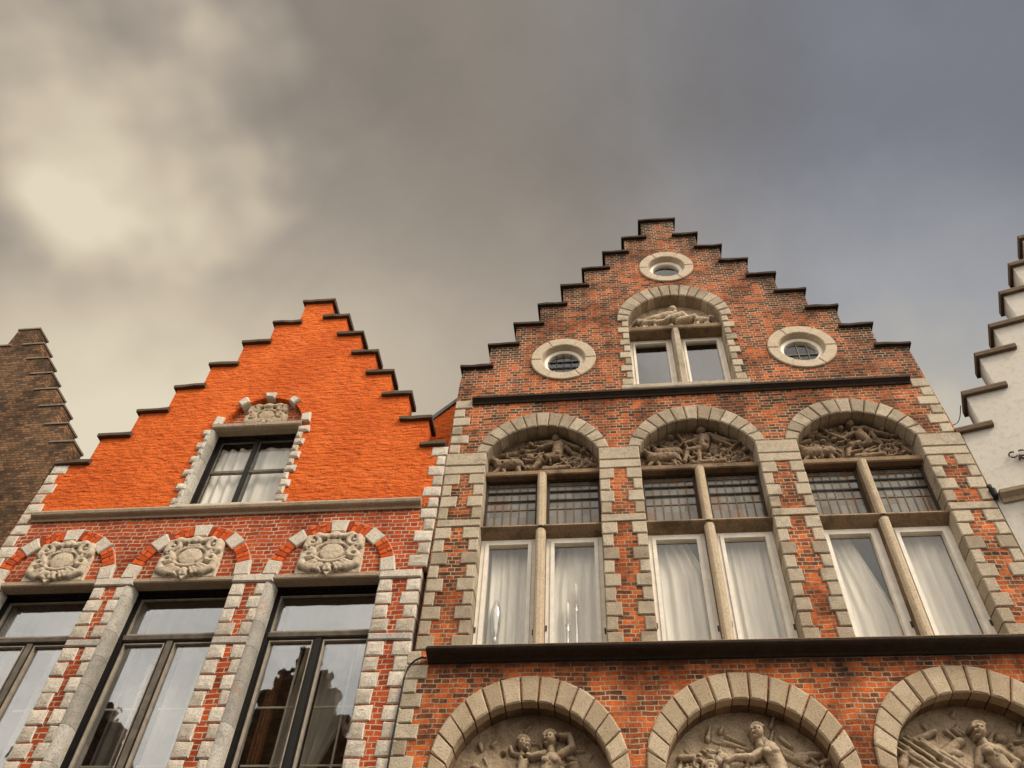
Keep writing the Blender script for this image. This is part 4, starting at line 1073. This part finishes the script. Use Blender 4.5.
# black cable running down the joint between orange and brick house
cb = MB()
def P(u, z, y): return (u, y, z)
cb.tube([P(-3.22, 6.60, -.03), P(-3.27, 6.60, -.045), P(-3.34, 6.56, -.05), P(-3.40, 6.48, -.05), P(-3.425, 6.36, -.05), P(-3.435, 6.1, -.05), P(-3.45, 5.6, -.05), P(-3.46, 4.6, -.05)], .011, 8)
tag(cb.build('cable', M['rubber']), 'black cable bending down the joint between orange and brick house', 'cable')
wr = MB(); p0 = Vector((3.30, .08, 9.95)); p1 = Vector((3.58, .12, 10.35))
wr.tube([p0.lerp(p1, i / 10) - Vector((0, 0, .12 * math.sin(math.pi * i / 10))) for i in range(11)], .006, 6)
tag(wr.build('wire', M['rubber']), 'thin wire sagging between brick house and cream stepped gable', 'wire')

# ================================================================== HOUSES ACROSS THE STREET (seen mirrored in the panes)
def far_house(x0, x1, top, eave, label, mat):
    h = thing('gabled_house', label, 'house', 'houses across the street')
    cx = (x0 + x1) / 2; n = 7; hw = (x1 - x0) / 2
    X = [hw * (i + .8) / (n - .2) for i in range(n)]; X[-1] = hw; Z = [top - (top - eave) * i / n for i in range(n)]
    out = [(x0, 0), (x1, 0)]
    for i in range(n - 1, -1, -1): out += [(cx + X[i], Z[i + 1] if i + 1 < n else eave), (cx + X[i], Z[i])]
    for i in range(n): out += [(cx - X[i], Z[i]), (cx - X[i], Z[i + 1] if i + 1 < n else eave)]
    hs = [[(cx + q * hw * .55 - .5, z), (cx + q * hw * .55 + .5, z), (cx + q * hw * .55 + .5, z + 1.9), (cx + q * hw * .55 - .5, z + 1.9)] for q in (-1, 0, 1) for z in (3.6, 6.4)]
    wall_mesh('wall', out, hs, -10.3, -10.0, mat, h)
    for q in hs:
        w = MB(); frame(w, q[0][0], q[1][0], q[0][1], q[2][1], .07, -10.18, -10.1); f = w.build('window', M['white_wood'], h)
        w = MB(); w.box(q[0][0] + .07, q[1][0] - .07, -10.15, -10.14, q[0][1] + .07, q[2][1] - .07); w.build('pane', M['glass_dark'], f)
    w = MB(); w.extrude([(x0, eave), (cx, top - .6), (x1, eave), (x1, eave - .15), (cx, top - .8), (x0, eave - .15)], -16, -10.31, 'y'); w.build('roof', M['slate'], h)
    w = MB(); w.box(x0, x1, -11.5, -11.4, 0, eave); w.build('interior', M['interior'], h)
far_house(-16.8, -11.7, 12.6, 9.0, 'brown brick stepped gable house mirrored in leftmost orange house window', M['far_brick'])
far_house(-11.4, -6.5, 13.6, 9.4, 'dark brick stepped gable house mirrored in lower panes nearest brick house', M['dark_brick'])
far_house(-6.2, -.6, 11.6, 8.2, 'low brown brick stepped gable house across from arched windows', M['far_brick'])

# ================================================================== SKY AND LIGHT
LIGHT_EL, LIGHT_AZ = R(44), R(130)     # azimuth measured clockwise from +y
wd = bpy.data.worlds.new('World'); scene.world = wd; wd.use_nodes = True
k = NT(wd.node_tree); k.n.clear()
d = k.add('ShaderNodeTexCoord').outputs['Generated']
x, y, z = k.sep(d)
OFF = (11, 2, 5)
d0 = d; d = k.vmath('ADD', d, OFF)
wq = k.noise(d, 2.6, 4, .5)
wq2 = k.noise(k.vmath('ADD', d, (5, 2, 9)), 2.6, 4, .5)
wv = k.comb(k.math('MULTIPLY', k.math('SUBTRACT', wq, .5), .16), k.math('MULTIPLY', k.math('SUBTRACT', wq2, .5), .16), 0.0)
dw = k.vmath('ADD', d0, wv); dn = k.vmath('ADD', d, wv)
n1 = k.noise(dn, 3.0, 7, .5); n2 = k.noise(k.vmath('ADD', dn, (2, 7, 1)), 9.0, 6, .55)
cl = k.math('SUBTRACT', k.math('ADD', k.math('MULTIPLY', n1, .66), k.math('MULTIPLY', n2, .34)), .5)
def blob(v, a, b):
    v = Vector(v).normalized(); return k.smooth(k.vmath('DOT_PRODUCT', dw, tuple(v)), a, b)
terms = [(.62, blob((-.470, .280, .838), .977, 1.001)), (.09, blob((-.484, .307, .82), .95, 1.0)), (.24, blob((-.586, .498, .64), .965, 1.0)), (.36, blob((.345, .655, .67), .975, 1.003)),
         (.38, k.smooth(y, .36, .64)), (.27, k.math('MULTIPLY', k.smooth(y, .28, .60), k.smooth(x, .0, -.5)))]
lum = k.math('ADD', .20, k.math('MULTIPLY', cl, .56))
for w_, t_ in terms: lum = k.math('ADD', lum, k.math('MULTIPLY', t_, w_))
warm = k.ramp(lum, [(0, (.165, .142, .115)), (.2, (.235, .205, .17)), (.45, (.36, .31, .255)), (.75, (.60, .51, .385)), (1, (.76, .67, .51))])
cool = k.ramp(lum, [(0, (.145, .152, .172)), (.25, (.205, .213, .245)), (.5, (.34, .345, .365)), (.75, (.54, .495, .41)), (1, (.72, .65, .52))])
col = k.mix(k.smooth(k.math('ADD', x, k.math('MULTIPLY', cl, .25)), -.14, .32), warm, cool)
front = k.smooth(y, .05, -.55)                                             # unseen sky behind the camera, brightened to light the facades
col = k.mix(front, col, k.mix(k.smooth(cl, -.15, .15), (1.0, .97, .94), (2.2, 2.0, 1.76)))
bg = k.add('ShaderNodeBackground'); k.put(bg.inputs[0], col); bg.inputs[1].default_value = 1.0
sky = k.add('ShaderNodeTexSky', sky_type='NISHITA'); sky.sun_disc = False; sky.sun_elevation = LIGHT_EL; sky.sun_rotation = LIGHT_AZ
bg2 = k.add('ShaderNodeBackground'); k.put(bg2.inputs[0], sky.outputs[0]); bg2.inputs[1].default_value = .004
ad = k.add('ShaderNodeAddShader'); k.l.new(bg.outputs[0], ad.inputs[0]); k.l.new(bg2.outputs[0], ad.inputs[1])
wo = k.add('ShaderNodeOutputWorld'); k.l.new(ad.outputs[0], wo.inputs[0])

front_light = bpy.data.lights.new('front_light', 'SUN'); front_light.energy = 3.0; front_light.angle = R(20); front_light.color = (1, .90, .76)  # added soft lamp from the street side, standing in for bright sky there
so = bpy.data.objects.new('front_light', front_light); COL.objects.link(so)
sd = Vector((math.sin(LIGHT_AZ) * math.cos(LIGHT_EL), math.cos(LIGHT_AZ) * math.cos(LIGHT_EL), math.sin(LIGHT_EL)))
so.rotation_euler = sd.to_track_quat('Z', 'Y').to_euler(); so.location = sd * 40

# ================================================================== CAMERA
cam = bpy.data.cameras.new('camera'); co = bpy.data.objects.new('camera', cam); COL.objects.link(co)
cam.sensor_width = 36; cam.sensor_fit = 'HORIZONTAL'; cam.lens = 847.889 / 1024 * 36; cam.clip_start = .05; cam.clip_end = 2000
Rt = Vector((0.99362113, 0.10378178, 0.04411799)); Up = Vector((0.05090601, -0.76187783, 0.64571723)); F = Vector((-0.1006262, 0.63935242, 0.76230103))
mt = Matrix((Rt, Up, -F)).transposed().to_4x4(); mt.translation = CAM
co.matrix_world = mt
scene.camera = co
scene.view_settings.view_transform = 'Standard'; scene.view_settings.look = 'None'; scene.view_settings.exposure = 0; scene.view_settings.gamma = 1
scene.cycles.max_bounces = 8; scene.cycles.transparent_max_bounces = 16; scene.cycles.use_denoising = True
